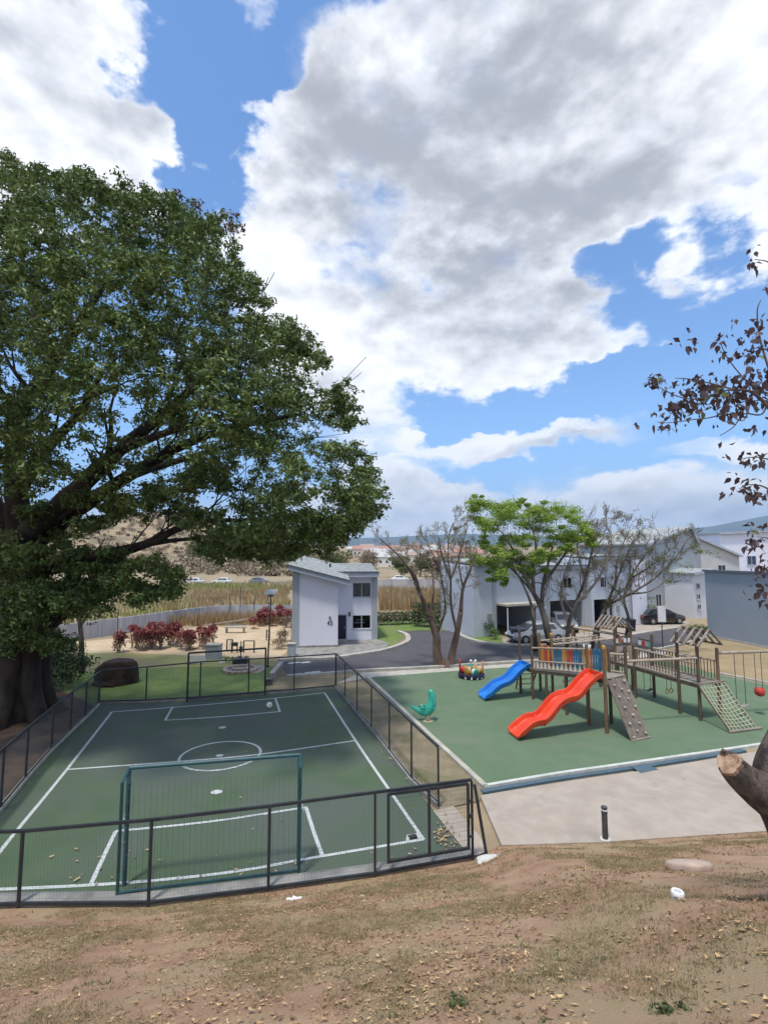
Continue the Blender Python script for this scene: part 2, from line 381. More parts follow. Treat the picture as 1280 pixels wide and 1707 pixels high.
def clear_glass():
    m = bpy.data.materials.new('clear_glass'); m.use_nodes = True; w = NT(m.node_tree); w.n.remove(w.n['Principled BSDF'])
    a = w.new('ShaderNodeBsdfTransparent'); a.inputs[0].default_value = (.62, .66, .70, 1); g = w.new('ShaderNodeBsdfGlossy'); g.inputs['Roughness'].default_value = .05
    lw = w.new('ShaderNodeLayerWeight'); lw.inputs[0].default_value = .25; mx = w.new('ShaderNodeMixShader')
    w.l.new(w.math('MULTIPLY', lw.outputs['Fresnel'], .8), mx.inputs[0]); w.l.new(a.outputs[0], mx.inputs[1]); w.l.new(g.outputs[0], mx.inputs[2]); w.l.new(mx.outputs[0], w.n['Material Output'].inputs[0]); return m
M['pane'] = clear_glass()
M['curtain'] = mat('curtain_cloth', (.80, .78, .74), (.55, .54, .52), 9, .9, stretch=(6, 6, .2))
M['frame'] = mat('window_frame', (.55, .57, .60), None, rough=.5)
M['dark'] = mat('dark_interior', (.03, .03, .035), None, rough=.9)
M['binm'] = mat('bin_plastic', (.055, .07, .10), (.07, .085, .12), 4, .6)
M['black'] = mat('black_rubber', (.018, .018, .02), None, rough=.7)
M['rim'] = mat('wheel_rim', (.45, .46, .48), None, rough=.35, metal=.7)
M['paleh'] = mat('grey_cream_render', (.47, .48, .49), (.52, .53, .53), .8, .85, .1, 60)
M['lampdark'] = mat('bollard_metal', (.07, .065, .075), (.10, .095, .105), 6, .45, metal=.3)
M['bark'] = mat('fig_bark', (.016, .0125, .011), (.044, .035, .03), 2.5, .95, 1, 9, stretch=(1, 1, .35))
M['bark4'] = mat('rough_dark_bark', (.05, .036, .032), (.20, .145, .125), 9, .95, 3.5, 16, stretch=(1, 1, .4), c3=(.11, .10, .085), s3=3, lo=.38, hi=.68, detail=10)
M['bark2'] = mat('reddish_bark', (.095, .058, .046), (.17, .12, .10), 3, .95, .9, 14, stretch=(1, 1, .35))
M['bark3'] = mat('grey_brown_bark', (.08, .063, .055), (.18, .15, .13), 3, .95, .9, 14, stretch=(1, 1, .35))
M['twig'] = mat('twig_bark', (.22, .18, .155), (.33, .28, .25), 3, .95)
M['cutwood'] = mat('cut_wood', (.44, .30, .20), (.24, .15, .10), 14, .9, .6, 30)
M['figleaf'] = mat('fig_leaf', (.095, .148, .042), (.145, .205, .062), .5, .55, island=.6, trans=.18, spec=.35, c3=(.145, .165, .055), s3=.22, lo3=.55, hi3=.72)
M['figbrown'] = mat('fig_dry_leaf', (.13, .075, .04), (.17, .10, .05), 1, .6, island=.4, trans=.15)
M['lime'] = mat('lime_leaf', (.235, .355, .058), (.33, .45, .09), .8, .6, island=.4, trans=.38)
M['olive'] = mat('olive_leaf', (.14, .17, .045), (.19, .21, .06), .8, .7, island=.35, trans=.25)
M['purple'] = mat('purple_leaf', (.058, .034, .042), (.092, .06, .056), 3, .45, island=.5, trans=.22)
M['cordy'] = mat('red_leaf', (.25, .045, .058), (.38, .15, .14), 1.5, .5, island=.5, trans=.2)
M['cordy2'] = mat('fading_leaf', (.30, .15, .11), (.36, .22, .15), 1.5, .6, island=.5, trans=.2)
M['hedge'] = mat('hedge_leaf', (.030, .062, .020), (.05, .09, .028), 1.5, .6, island=.45, trans=.1)
M['bush'] = mat('bush_leaf', (.07, .13, .028), (.10, .17, .04), 1.5, .6, island=.45, trans=.15)
M['drystalk'] = mat('dry_stalks', (.42, .345, .20), (.50, .42, .26), .2, .9, island=.45, c3=(.27, .28, .085), s3=.07, lo3=.46, hi3=.58, trans=.2)
M['brownstalk'] = mat('brown_stalks', (.34, .235, .12), (.43, .315, .175), .3, .9, island=.35, trans=.15)
M['scrub'] = mat('scrub_leaf', (.19, .15, .10), (.25, .20, .135), .1, .9, island=.4)
M['scrubg'] = mat('green_scrub_leaf', (.085, .11, .035), (.12, .14, .045), .1, .9, island=.4, trans=.1)
M['litter'] = mat('leaf_litter', (.44, .31, .16), (.30, .19, .10), 3, .85, island=.6, lo=.4, hi=.6)
M['tuft'] = mat('grass_tuft', (.215, .19, .095), (.29, .235, .13), 2, .9, island=.4, trans=.15)
M['weed'] = mat('weed_leaf', (.075, .105, .04), (.11, .135, .055), 4, .7, island=.4, trans=.15)
M['bwall'] = mat('stained_wall', (.46, .47, .51), (.36, .37, .41), 1.4, .9, .2, 20, stretch=(1, 1, .12), c3=(.22, .22, .25), s3=1.1, lo3=.58, hi3=.72)
M['bwall2'] = mat('pale_stained_wall', (.47, .46, .47), (.40, .39, .40), 1.4, .9, .2, 20, stretch=(1, 1, .12), c3=(.30, .29, .31), s3=.9, lo3=.58, hi3=.75)

# ------------------------------------------------------------------ ground
# foot of the grassy bank the camera stands on
EDGE = [(-40, 8.0)]+[(p.x, p.y) for p in (G(a, b) for a, b in ((-400, 1526), (-120, 1520), (30, 1513), (250, 1511), (450, 1486), (625, 1462), (790, 1434), (832, 1410), (1000, 1405), (1265, 1388), (1500, 1374)))]+[(40, 13.5)]
def edge_y(x):
    for (x0, y0), (x1, y1) in zip(EDGE, EDGE[1:]):
        if x <= x1: return y0+(y1-y0)*(x-x0)/(x1-x0)
    return EDGE[-1][1]
def bank_h(x, y):
    d = edge_y(x)-y
    if d <= 0: return 0.0
    h = .49*d*min(1.0, .45+.55*min(1, d/1.2))
    h = min(h, 4.62+.02*min(0, -y)) if y < 1.2 else h
    lump = .045*mnoise.noise(Vector((x*.9, y*.9, 0)))+.016*mnoise.noise(Vector((x*3.1, y*3.1, 4)))+.010*mnoise.noise(Vector((x*9, y*9, 8)))
    return h+lump*min(1, d*1.5)
def terrain(x, y):
    z = -.03
    r = math.hypot(x, y)
    if y > 150:      # the valley climbs slowly; a dry hill stands to the left
        z += (min(r, 900)-150)*.004+max(0, min(r, 900)-240)*.030
    hill = 30*math.exp(-(((x+150)/75)**2+((y-330)/110)**2))
    z += hill
    if y > 95: z += min(1, (y-95)/40)*.8*mnoise.noise(Vector((x*.02, y*.02, 1)))
    return z
def terrain_grid():
    rs = [0]+list(np.geomspace(12, 9600, 60)); na = 96
    vs = []; fs = []
    for r in rs:
        for a in range(na):
            t = 2*math.pi*a/na; x, y = r*math.sin(t), r*math.cos(t); vs.append((x, y, terrain(x, y)))
    for i in range(len(rs)-1):
        for a in range(na): fs.append((i*na+a, (i+1)*na+a, (i+1)*na+(a+1) % na, i*na+(a+1) % na))
    mb = MB(); mb.add(vs, fs); o = mb.build('ground', M['dry'], smooth=True, fix=False)
    return struct(o)
terrain_grid()
def bank_grid():
    xs = np.concatenate([np.linspace(-40, -12, 40), np.linspace(-11.8, 13, 190), np.linspace(13.4, 40, 40)]); n = 110
    vs = []; fs = []
    for x in xs:
        e = edge_y(x)+.02
        for j in range(n+1):
            t = j/n; y = e-(e+9)*t**1.25
            vs.append((x, y, bank_h(x, y)+.012 if j else -.05))
    for i in range(len(xs)-1):
        for j in range(n): fs.append((i*(n+1)+j, i*(n+1)+j+1, (i+1)*(n+1)+j+1, (i+1)*(n+1)+j))
    mb = MB(); mb.add(vs, fs); return struct(mb.build('earth_bank', M['bank'], smooth=True))
bank_grid()
def patch(name, m, px, z, extra=None):
    pts = [G(a, b, z) for a, b in px]
    if extra: pts += extra
    mb = MB(); mb.sheet([(p[0], p[1]) for p in pts], z); return struct(mb.build(name, m, fix=False))
patch('lawn', M['lawn'], [(-250, 1330), (-120, 1180), (60, 1120), (150, 1112), (300, 1108), (380, 1104), (440, 1104), (462, 1118), (448, 1140), (446, 1165), (300, 1185), (165, 1192), (60, 1300), (-60, 1450)], -.018)
patch('pale_lawn', M['palelawn'], [(-150, 1180), (-50, 1085), (100, 1080), (200, 1082), (330, 1088), (440, 1092), (470, 1110), (440, 1112), (300, 1112), (60, 1125)], -.014)
patch('earth_yard', M['tan'], [(60, 1076), (200, 1064), (330, 1046), (420, 1036), (484, 1034), (484, 1080), (470, 1094), (440, 1098), (330, 1094), (200, 1088), (90, 1090)], -.010)
patch('soil_bed', M['soil'], [(163, 1180), (100, 1150), (-40, 1120), (-300, 1180), (-500, 1400), (-420, 1524), (-160, 1524)], -.012)
patch('verge', M['strip'], [(446, 1150), (452, 1120), (480, 1118), (510, 1132), (612, 1126), (620, 1136), (566, 1150)], -.006)
patch('garden_lawn', M['lawn'], [(628, 1068), (628, 1046), (640, 1036), (700, 1034), (790, 1036), (800, 1042), (770, 1052), (700, 1051), (665, 1053), (672, 1062), (660, 1074), (640, 1080)], -.006)
patch('dry_lawn', M['drylawn'], [(1190, 1126), (1100, 1084), (1130, 1066), (1190, 1058), (1290, 1080), (1400, 1100), (1500, 1160), (1300, 1146)], -.006)
patch('road', M['asphalt'], [(468, 1104), (500, 1099), (545, 1099), (600, 1092), (640, 1085), (668, 1076), (679, 1068), (676, 1060), (664, 1054), (700, 1051.5), (758, 1052), (775, 1063), (800, 1070), (830, 1074), (900, 1075), (980, 1072), (1030, 1064), (1070, 1056), (1130, 1048), (1180, 1050), (1200, 1056), (1160, 1068), (1110, 1080), (1040, 1092), (940, 1099), (860, 1104), (780, 1109), (700, 1114), (600, 1119), (520, 1126), (478, 1128)], .004)
KL = [(478, 1129), (520, 1127), (600, 1120), (700, 1115), (780, 1110), (860, 1105), (940, 1100), (1040, 1093), (1110, 1081), (1160, 1069), (1205, 1056)]
k = MB(); k.kerb(catmull([G(a, b) for a, b in KL], 4), .22, -.05, .12); struct(k.build('kerb', M['kerbm']))
patch('footway', M['kerbm'], [(560, 1140)]+[(a, b+1.5) for a, b in KL[2:9]]+[(1110, 1090), (1040, 1102), (940, 1108), (860, 1112), (780, 1117), (700, 1123), (622, 1129)], .012)
for pts in ([(466, 1102), (500, 1098.5), (545, 1098.5), (600, 1091.5), (640, 1084.5), (668, 1075.5), (680, 1068), (677, 1059), (664, 1053.5)],
            [(757, 1050), (766, 1058), (778, 1064.5), (800, 1071), (830, 1075), (870, 1076.5), (930, 1076), (980, 1073), (1030, 1064), (1060, 1058), (1128, 1047.5)]):
    k = MB(); k.kerb(catmull([G(a, b) for a, b in pts], 5), .38, -.05, .11); struct(k.build('kerb', M['kerbm']))
patch('driveway', M['greyc'], [(562, 1066), (628, 1066), (650, 1072), (636, 1084), (600, 1091), (545, 1098), (488, 1098), (488, 1080), (562, 1077)], -.001)
patch('driveway', M['concrete'], [(836, 1066), (1000, 1052), (1075, 1040), (1145, 1036), (1150, 1040), (1120, 1049), (1060, 1057), (985, 1071), (900, 1075), (840, 1073)], -.001)
patch('garden_bed', M['lawn'], [(760, 1050), (775, 1044), (836, 1052), (838, 1072), (800, 1069), (775, 1062)], -.004)
# tactile strips and chalky marks left on the road by the kerb ramp
mk = MB()
for x0, y0, x1, y1 in ((480, 1106, 500, 1104), (502, 1105, 517, 1103.5), (488, 1125, 505, 1123.5), (508, 1122.5, 534, 1119.5)):
    a, b = G(x0, y0, .009), G(x1, y1, .009); mk.strip([a, b], .34, .009)
struct(mk.build('road_marking', M['kerbw']))

# ------------------------------------------------------------------ sports court
COURT = [(166, 1174), (300, 1170), (440, 1158), (560, 1148), (620, 1217), (686, 1305), (790, 1437), (625, 1466), (450, 1490), (250, 1513), (30, 1517), (-160, 1522), (0, 1356), (85, 1256)]
patch('court_turf', M['court'], COURT, .004)
LW = .085
def line(pts, closed=False, z=.008, w=LW):
    p = [G(a, b, z) for a, b in pts]
    mb = MB(); mb.strip(catmull(p, 4), w, z); struct(mb.build('court_line', M['line'], fix=False))
line([(187, 1186.5), (110, 1285), (27, 1386), (0, 1420), (-55, 1488)])
line([(187, 1187), (300, 1178.5), (440, 1166), (541, 1155)])
line([(541, 1155), (592, 1234), (650, 1319), (706, 1400)], z=.010)
line([(-55, 1487), (0, 1483), (150, 1476), (280, 1466), (400, 1452), (540, 1427), (706, 1399.5)], z=.012)
line([(113, 1283), (300, 1269.5), (430, 1258), (591, 1235)], z=.010)
line([(288, 1178.5), (275, 1201.5)], z=.010); line([(275, 1201), (370, 1195), (466, 1186.5)], z=.012); line([(459, 1164), (466.5, 1187)], z=.010)
line([(193, 1386), (172, 1430), (151, 1476)], z=.010); line([(192, 1386), (350, 1370), (511, 1346)], z=.014); line([(510, 1346), (522, 1384), (537, 1426)], z=.010)
def circle():
    c0, c1 = G(298, 1266, .016), G(434, 1253, .016); far, near = G(370, 1237, .016), G(362, 1284, .016)
    c = (c0+c1)/2; e1 = (c1-c0)/2; e2 = (far-near)/2
    c = Vector((c.x, (far.y+near.y)/2, .016))
    pts = [c+e1*math.cos(t)+e2*math.sin(t) for t in np.linspace(0, 2*math.pi, 49)]
    mb = MB(); mb.strip(pts, LW, .016); struct(mb.build('court_line', M['line'], fix=False))
circle()
for px, py, r in ((371, 1214, .12), (361, 1322, .13), (366, 1261, .10)):
    c = G(px, py); mb = MB(); mb.sheet([(c.x+r*math.cos(t)*1.15, c.y+r*math.sin(t)) for t in np.linspace(0, 2*math.pi, 14)[:-1]], .020); struct(mb.build('court_line', M['line'], fix=False))
# white box painted in the near right corner, with a small drain cover
mb = MB(); mb.strip([G(679, 1404, .02), G(680, 1393, .02), G(695, 1390, .02), G(700, 1400, .02)], .07, .018); struct(mb.build('court_line', M['line'], fix=False))
d = thing('drain_cover', 'small dark drain cover in the white corner box of the court', 'drain cover', G(688, 1397))
mb = MB(); mb.box(G(688, 1397)+Vector((0, 0, .025)), (.17, .13, .03), .4); mb.build('cover_frame', M['dark'], d)
mb = MB()
for i in range(3): mb.box(G(688, 1397)+Vector((-.05+.05*i, .02*i-.02, .045)), (.02, .1, .012), .4)
mb.build('grate_bars', M['lampdark'], d)

# ------------------------------------------------------------------ fences
POST_W = .050
def fence(label, base, tops, skip=(), wire=.085, wr=.0022, rail_m='metal', off=.02):
    b = [G(x, y) for x, y in base]
    t = [P(b_[0], ty, p.y) for b_, ty, p in zip(base, tops, b)]
    t = [Vector((p.x, p.y, q.z)) for p, q in zip(b, t)]
    root = thing('court_fence', label, 'fence', b[0], 'fences round the sports court')
    for i, (p, q) in enumerate(zip(b, t)):
        mb = MB(); mb.beam(p-Vector((0, 0, .05)), q-Vector((0, 0, .03)), POST_W, POST_W); mb.build('post', M['metal'], root, bevel=.006)
    top = MB(); bot = MB()
    for i in range(len(b)-1):
        e = (t[i+1]-t[i]).normalized()*.003
        top.beam(t[i]+e, t[i+1]-e, .05, .05)
        if i not in skip: bot.beam(b[i]+Vector((0, 0, .10)), b[i+1]+Vector((0, 0, .10)), .045, .045)
    top.build('top_rail', M[rail_m], root); bot.build('bottom_rail', M['metal'], root)
    w = MB()
    for i in range(len(b)-1):
        if i in skip: continue
        p, q, pt, qt = b[i]+Vector((0, 0, .12)), b[i+1]+Vector((0, 0, .12)), t[i], t[i+1]
        L = (q-p).length; n = max(2, int(L/wire))
        for k in range(1, n):
            f = k/n; w.tube([p.lerp(q, f), pt.lerp(qt, f)], wr, 3, False)
        H = pt.z-p.z; m = int(H/wire)
        for k in range(1, m):
            f = k/m; w.tube([p.lerp(pt, f), q.lerp(qt, f)], wr, 3, False)
    stuff(w.build('wire_mesh', M['wire'], root, fix=False))
    return root, b, t
NB = [(-160, 1523), (30, 1517), (247, 1515), (447, 1490), (625, 1465), (788, 1436)]
NEAR_ROOT, nb, nt = fence('near black mesh fence of the court along the foot of the bank', NB, [1390, 1386, 1367, 1344, 1321, 1300], wire=.06, wr=.0011)
RB = [(560, 1147), (575, 1164), (595, 1189), (619, 1217), (649, 1256), (686, 1304), (731, 1346)]
fence('right black mesh fence between the court and the playground', RB, [1090, 1104, 1122, 1143, 1170, 1204, 1245], wr=.002)
FB = [(165, 1173), (243, 1171), (333, 1165.5), (414, 1158.5), (490, 1153), (559, 1146.5)]
fence('far black mesh fence of the court in front of the lawn', FB, [1118, 1112, 1103.5, 1099, 1095, 1090], wr=.002)
LB = [(-157, 1522), (-60, 1418), (0, 1353), (42, 1302), (85, 1253), (117, 1222), (142, 1198), (164, 1176)]
fence('left black mesh fence of the court beside the big tree', LB, [1380, 1292, 1247, 1212, 1178, 1153, 1136, 1119], wr=.0045, rail_m='metal', wire=.06)
for pts, m, w_, z1, off in ((NB, 'greyc', .30, .10, .16), (RB, 'greyc', .14, .11, .0), (LB, 'kerbm', .12, .10, .0), (FB, 'greyc', .12, .07, .0)):
    k = MB(); k.kerb([G(a, b) for a, b in pts], w_, -.06, z1, off); struct(k.build('kerb', M[m]))
# gate in the near fence, its latch post and raking brace
def gate():
    a, b = nb[4].lerp(nb[5], .13), nb[4].lerp(nb[5], .955)
    a = a+Vector((.0, -.05, 0)); b = b+Vector((0, -.05, 0))
    g = thing('court_gate', 'framed mesh gate at the right end of the near court fence', 'gate', a)
    z0, z1 = .27, nt[4].z-.05
    A, B, C = a, b, a.lerp(b, .5)
    for p in (A, C, B):
        mb = MB(); mb.beam(p+Vector((0, 0, z0)), p+Vector((0, 0, z1)), .055, .05); mb.build('stile', M['metal'], g, bevel=.005)
    mb = MB(); mb.beam(A+Vector((0, 0, z0+.028)), B+Vector((0, 0, z0+.028)), .045, .05); mb.build('bottom_bar', M['metal'], g)
    mb = MB(); mb.beam(A+Vector((0, 0, z1)), B+Vector((0, 0, z1)), .045, .05); mb.build('top_bar', M['metal'], g)
    w = MB(); L = (B-A).length; n = int(L/.045)
    for k in range(1, n): w.tube([A.lerp(B, k/n)+Vector((0, 0, z0)), A.lerp(B, k/n)+Vector((0, 0, z1))], .0024, 3, False)
    m = int((z1-z0)/.09)
    for k in range(1, m): w.tube([A+Vector((0, 0, z0+(z1-z0)*k/m)), B+Vector((0, 0, z0+(z1-z0)*k/m))], .0022, 3, False)
    stuff(w.build('wire_mesh', M['wire'], g, fix=False))
    for z, s in ((.95, (.10, .05, .07)), (1.25, (.06, .04, .04)), (.55, (.06, .04, .04))):
        mb = MB(); mb.box(B+Vector((.04, -.045, z)), s); mb.build('latch' if z == .95 else 'hinge', M['metal'], g)
    br = P(813, 1424, nb[5].y-.06); mb = MB(); mb.beam(nt[5]+Vector((.06, 0, -.10)), Vector((br.x, br.y, -.02)), .06, .05); mb.build('brace', M['metal'], NEAR_ROOT)
gate()

# goals
def goal(label, L, Rr, H, depth, side, m, mdark, net=True, stay=True):
    """L, Rr: feet of the posts; side: unit vector away from the pitch"""
    root = thing('football_goal', label, 'goal', L, 'goals on the sports court')
    up = Vector((0, 0, H)); s = Vector(side)
    for p in (L, Rr):
        mb = MB(); mb.tube([p, p+up], .041, 10); mb.build('post', m, root, smooth=False)
    mb = MB(); mb.tube([L+up, Rr+up], .041, 10); mb.build('crossbar', m, root)
    for p in (L, Rr):
        q = p+s*depth
        mb = MB(); mb.tube([p+up, p+up-Vector((0, 0, .01))+s*depth*.10, q+Vector((0, 0, H*.955)), q], .03, 8); mb.build('back_stay', mdark, root)
    mb = MB(); mb.tube([L+s*depth+Vector((0, 0, .13)), Rr+s*depth+Vector((0, 0, .13))], .03, 8); mb.build('ground_bar', mdark, root)
    if net:
        w = MB(); e = Rr-L; n = int(e.length/.10)
        prof = [up, up+s*depth*.12-Vector((0, 0, .03)), s*depth+Vector((0, 0, H*.94)), s*depth+Vector((0, 0, .05))]
        P_ = [L+e*(k/n) for k in range(n+1)]
        for p in P_: w.tube([p+q for q in prof], 0.0030, 3, False)
        for k in range(1, 26):
            f = k/25*3; i = min(2, int(f)); q = prof[i].lerp(prof[i+1], f-i)
            w.tube([L+q, Rr+q], 0.0030, 3, False)
        for p in (L, Rr):
            for k in range(1, 22):
                z = H*.86*k/22; w.tube([p+Vector((0, 0, z)), p+s*depth+Vector((0, 0, z))], 0.0030, 3, False)
        stuff(w.build('net', M['net'], root, fix=False))
    return root
gl, gr = G(207, 1477), G(497.5, 1442)
dr = (gr-gl).normalized(); sd = Vector((dr.y, -dr.x, 0))
gh = P(208, 1281, gl.y).z
ng = goal('near teal football goal with netting behind the goal line', gl, gr, gh, .40, sd, M['goal'], M['goal'])
for p, x0 in ((gl, -1), (gr, 1)):
    mb = MB(); z = gh*.55
    mb.tube([p+Vector((-.03*x0, 0, z+.22)), p+Vector((.10*x0, -.02, z-.14))], .011, 6); mb.tube([p+Vector((.02*x0, 0, z+.2)), p+Vector((.10*x0, -.02, z-.14))], .008, 6); mb.build('white_strap', M['white'], ng)
fl, fr = G(312, 1169.5), G(441, 1157.5)
dr = (fr-fl).normalized(); sd = Vector((-dr.y, dr.x, 0))
goal('far black football goal against the far fence of the court', fl-sd*.12, fr-sd*.12, P(312, 1088, fl.y).z, .05, sd, M['metal'], M['metal'], net=False)
b_ = thing('football', 'pale football lying in the far goal area of the court', 'football', G(449, 1183))
c = G(449, 1181)+Vector((0, 0, .125))
mb = MB(); mb.lathe(c-Vector((0, 0, .12)), [(.12*math.sin(t), .12-.12*math.cos(t)) for t in np.linspace(.05, math.pi-.05, 12)], 16); mb.build('ball_skin', M['white'], b_, smooth=True)
for t in range(6):
    q = c+Vector((.1*math.cos(t*1.05), .1*math.sin(t*1.05), .055 if t % 2 else -.03)); mb = MB(); mb.lathe(q-Vector((0, 0, .02)), [(.012, 0), (.035, .012), (.03, .03), (.01, .04)], 6); mb.build('ball_panel', M['greyc'], b_)

# playground surface, its kerbs, drain channel and the concrete slab
patch('playground_surface', M['rubber'], [(612, 1130), (700, 1123), (780, 1117), (860, 1112), (940, 1108), (1040, 1102), (1100, 1100), (1203, 1126), (1290, 1144), (1420, 1172), (1420, 1214), (1280, 1240), (1060, 1272), (930, 1290), (804, 1311), (700, 1212)], .008)
k = MB(); k.kerb(catmull([G(a, b) for a, b in ((612, 1130), (640, 1156), (700, 1213), (760, 1269), (808, 1314))], 4), .16, -.05, .09); struct(k.build('kerb', M['kerbm']))
k = MB(); k.kerb(catmull([G(a, b) for a, b in ((806, 1313), (930, 1292), (1060, 1273.5), (1280, 1241), (1430, 1216))], 4), .12, -.05, .06); struct(k.build('kerb', M['kerbw']))
k = MB(); k.kerb(catmull([G(a, b) for a, b in ((1195, 1123), (1290, 1142), (1420, 1170))], 4), .16, -.05, .08); struct(k.build('kerb', M['kerbm']))
SL = .05
k = MB(); k.kerb(catmull([G(a, b) for a, b in ((803, 1321), (930, 1299.5), (1060, 1280.5), (1215, 1256), (1240, 1252))], 4), .17, -.05, SL-.012); struct(k.build('drain_channel', M['teal']))
patch('drain_pit', M['teal'], [(1050, 1277.5), (1077, 1273.5), (1098, 1283), (1068, 1289)], SL+.006)
mb = MB(); mb.prism([(p.x, p.y) for p in (G(a, b, SL) for a, b in ((800, 1326), (930, 1305), (1060, 1286), (1230, 1258), (1300, 1246), (1460, 1220), (1520, 1368), (1265, 1386), (1000, 1404), (836, 1409)))], -.12, SL); struct(mb.build('concrete_slab', M['concrete'], bevel=.01))
patch('concrete_path', M['concrete'], [(722, 1352), (756, 1344), (800, 1395), (812, 1420), (792, 1427), (775, 1418)], .006)
patch('planted_strip', M['strip'], [(562, 1150), (614, 1132), (700, 1213), (806, 1316), (800, 1335), (758, 1344), (733, 1350)], .002)

# ------------------------------------------------------------------ white house beyond the court
def window(root, o, ex, nrm, w, h, pane_m='pane', mull=(.5,), deep=.09, curtain=False):
    """o: lower left corner on the wall, ex: unit along the wall, nrm: outward"""
    f = MB(); t = .05
    for a, b in (((0, 0), (w, 0)), ((0, h), (w, h)), ((0, 0), (0, h)), ((w, 0), (w, h))):
        f.beam(o+ex*a[0]+UP*a[1]+nrm*.012, o+ex*b[0]+UP*b[1]+nrm*.012, t, t)
    for m_ in mull: f.beam(o+ex*w*m_+nrm*.008, o+ex*w*m_+UP*h+nrm*.008, .045, .045)
    win = f.build('window', M['frame'], root)
    g = MB(); g.extrude([o+ex*.02+UP*.02-nrm*.012, o+ex*(w-.02)+UP*.02-nrm*.012, o+ex*(w-.02)+UP*(h-.02)-nrm*.012, o+ex*.02+UP*(h-.02)-nrm*.012], -nrm*.012)
    pm = g.build('pane', M[pane_m], win)
    s = MB(); s.beam(o-ex*.06-UP*.05+nrm*.03, o+ex*(w+.06)-UP*.05+nrm*.03, .10, .05); s.build('sill', M['fascia'], win)
    return win
def wall_with_holes(mb, o, ex, W, H, holes, thick, nrm):
    """a wall plate pieced together round rectangular openings (x, z, w, h)"""
    xs = sorted({0, W}|{a for x, z, w, h in holes for a in (x, x+w)}); zs = sorted({0, H}|{a for x, z, w, h in holes for a in (z, z+h)})
    for i in range(len(xs)-1):
        for j in range(len(zs)-1):
            cx, cz = (xs[i]+xs[i+1])/2, (zs[j]+zs[j+1])/2
            if any(x < cx < x+w and z < cz < z+h for x, z, w, h in holes): continue
            p = [o+ex*xs[i]+UP*zs[j], o+ex*xs[i+1]+UP*zs[j], o+ex*xs[i+1]+UP*zs[j+1], o+ex*xs[i]+UP*zs[j+1]]
            mb.extrude(p, -nrm*thick)
def white_house():
    a = G(487, 1080); b = G(563, 1078)
    ex = (b-a).normalized(); ey = Vector((-ex.y, ex.x, 0)); n = -ey
    root = thing('house', 'small two storey pale blue house with a dark door and sloping roofs beyond the court', 'house', a)
    W1 = (b-a).length; zl, zr = P(487, 950, a.y).z, P(563, 969, b.y).z
    D1 = 7.0
    # left block with a mono-pitch top
    mb = MB(); mb.extrude([a, b, gz(b, zr), gz(a, zl)], ey*D1); mb.build('wall', M['hwall'], root)
    # added strip at its left corner, the side wall's shade put into its colour
    mb = MB(); mb.extrude([a-ex*.05+n*.05+UP*.0, a+ex*.42+n*.05, gz(a, zl-.05)+ex*.42+n*.05, gz(a, zl)-ex*.05+n*.05], ey*1.0); mb.build('darker_strip', M['hside'], root)
    # plinth
    mb = MB(); mb.beam(a+n*.02+ex*.45+UP*.06, b+n*.02+UP*.06, .08, .12); mb.build('plinth', M['greyc'], root)
    # left roof slab running down to the right
    s0 = gz(a, zl)-ex*.35+n*.45; e = P(585, 975, s0.y+.4); slope = (zr-zl)/W1
    L = W1+1.15
    s1 = s0+ex*L+UP*slope*L
    mb = MB(); mb.extrude([s0+UP*.02, s1+UP*.02, s1+UP*.30, s0+UP*.30], ey*.06); mb.build('fascia_board', M['fascia'], root)
    mb = MB(); mb.beam(s0+UP*.34+n*.02, s1+UP*.34+n*.02, .06, .08); mb.build('gutter', M['gutter'], root)
    mb = MB(); q0, q1 = s0+ey*.062+UP*.06, s1+ey*.062+UP*.06
    bk = ey*5.6+UP*.95; mb.loft([[q0+UP*.08, q1+UP*.08, q1+UP*.22, q0+UP*.22], [q0+bk+UP*.08, q1+bk+UP*.08, q1+bk+UP*.22, q0+bk+UP*.22]]); mb.build('roof', M['shingle'], root)
    for t_ in np.linspace(.1, .95, 8):
        mb = MB(); mb.beam(q0+bk*t_+UP*.225, q1+bk*t_+UP*.225, .10, .022); mb.build('shingle_course', M['shingle'], root)
    # recessed right block
    c = b+ey*2.55; d_ = G(629, 1066); W2 = (d_-c).dot(ex); d_ = c+ex*W2
    zt = P(600, 962, c.y).z
    back = ey*4.4
    door_w = (P(579.5, 1060, c.y).x-P(563, 1060, c.y).x); dz = P(570, 1026, c.y).z
    wx0, wx1 = P(588, 1000, c.y).x-c.x, P(618, 1000, c.y).x-c.x
    z0, z1 = P(600, 1049, c.y).z, P(600, 1026.5, c.y).z; z2, z3 = P(600, 996, c.y).z, P(600, 972, c.y).z
    holes = [(0.02, 0.0, door_w, dz), (wx0, z0, wx1-wx0, z1-z0), (wx0, z2, wx1-wx0, z3-z2)]
    mb = MB(); wall_with_holes(mb, c, ex, W2-.42, zt, holes, .15, n); mb.build('wall', M['hwall'], root)
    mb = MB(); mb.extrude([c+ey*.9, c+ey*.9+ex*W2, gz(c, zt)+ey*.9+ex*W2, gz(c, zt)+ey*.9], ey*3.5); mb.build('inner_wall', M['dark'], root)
    mb = MB(); mb.extrude([d_-ex*.42+n*.10, d_+n*.10, gz(d_, zt)+n*.10, gz(d_, zt)-ex*.42+n*.10], ey*4.5); mb.build('darker_strip', M['hside'], root)  # added right end strip, the side's weaker light painted as a darker tone
    dr_ = MB(); dr_.extrude([c+ex*.05-n*.06+UP*.02, c+ex*(door_w-.02)-n*.06+UP*.02, c+ex*(door_w-.02)-n*.06+UP*(dz-.03), c+ex*.05-n*.06+UP*(dz-.03)], -n*.05); door = dr_.build('door', M['navy'], root)
    h = MB(); h.box(c+ex*(door_w-.12)-n*.02+UP*dz*.5, (.03, .05, .14)); h.build('handle', M['frame'], door)
    f = MB()
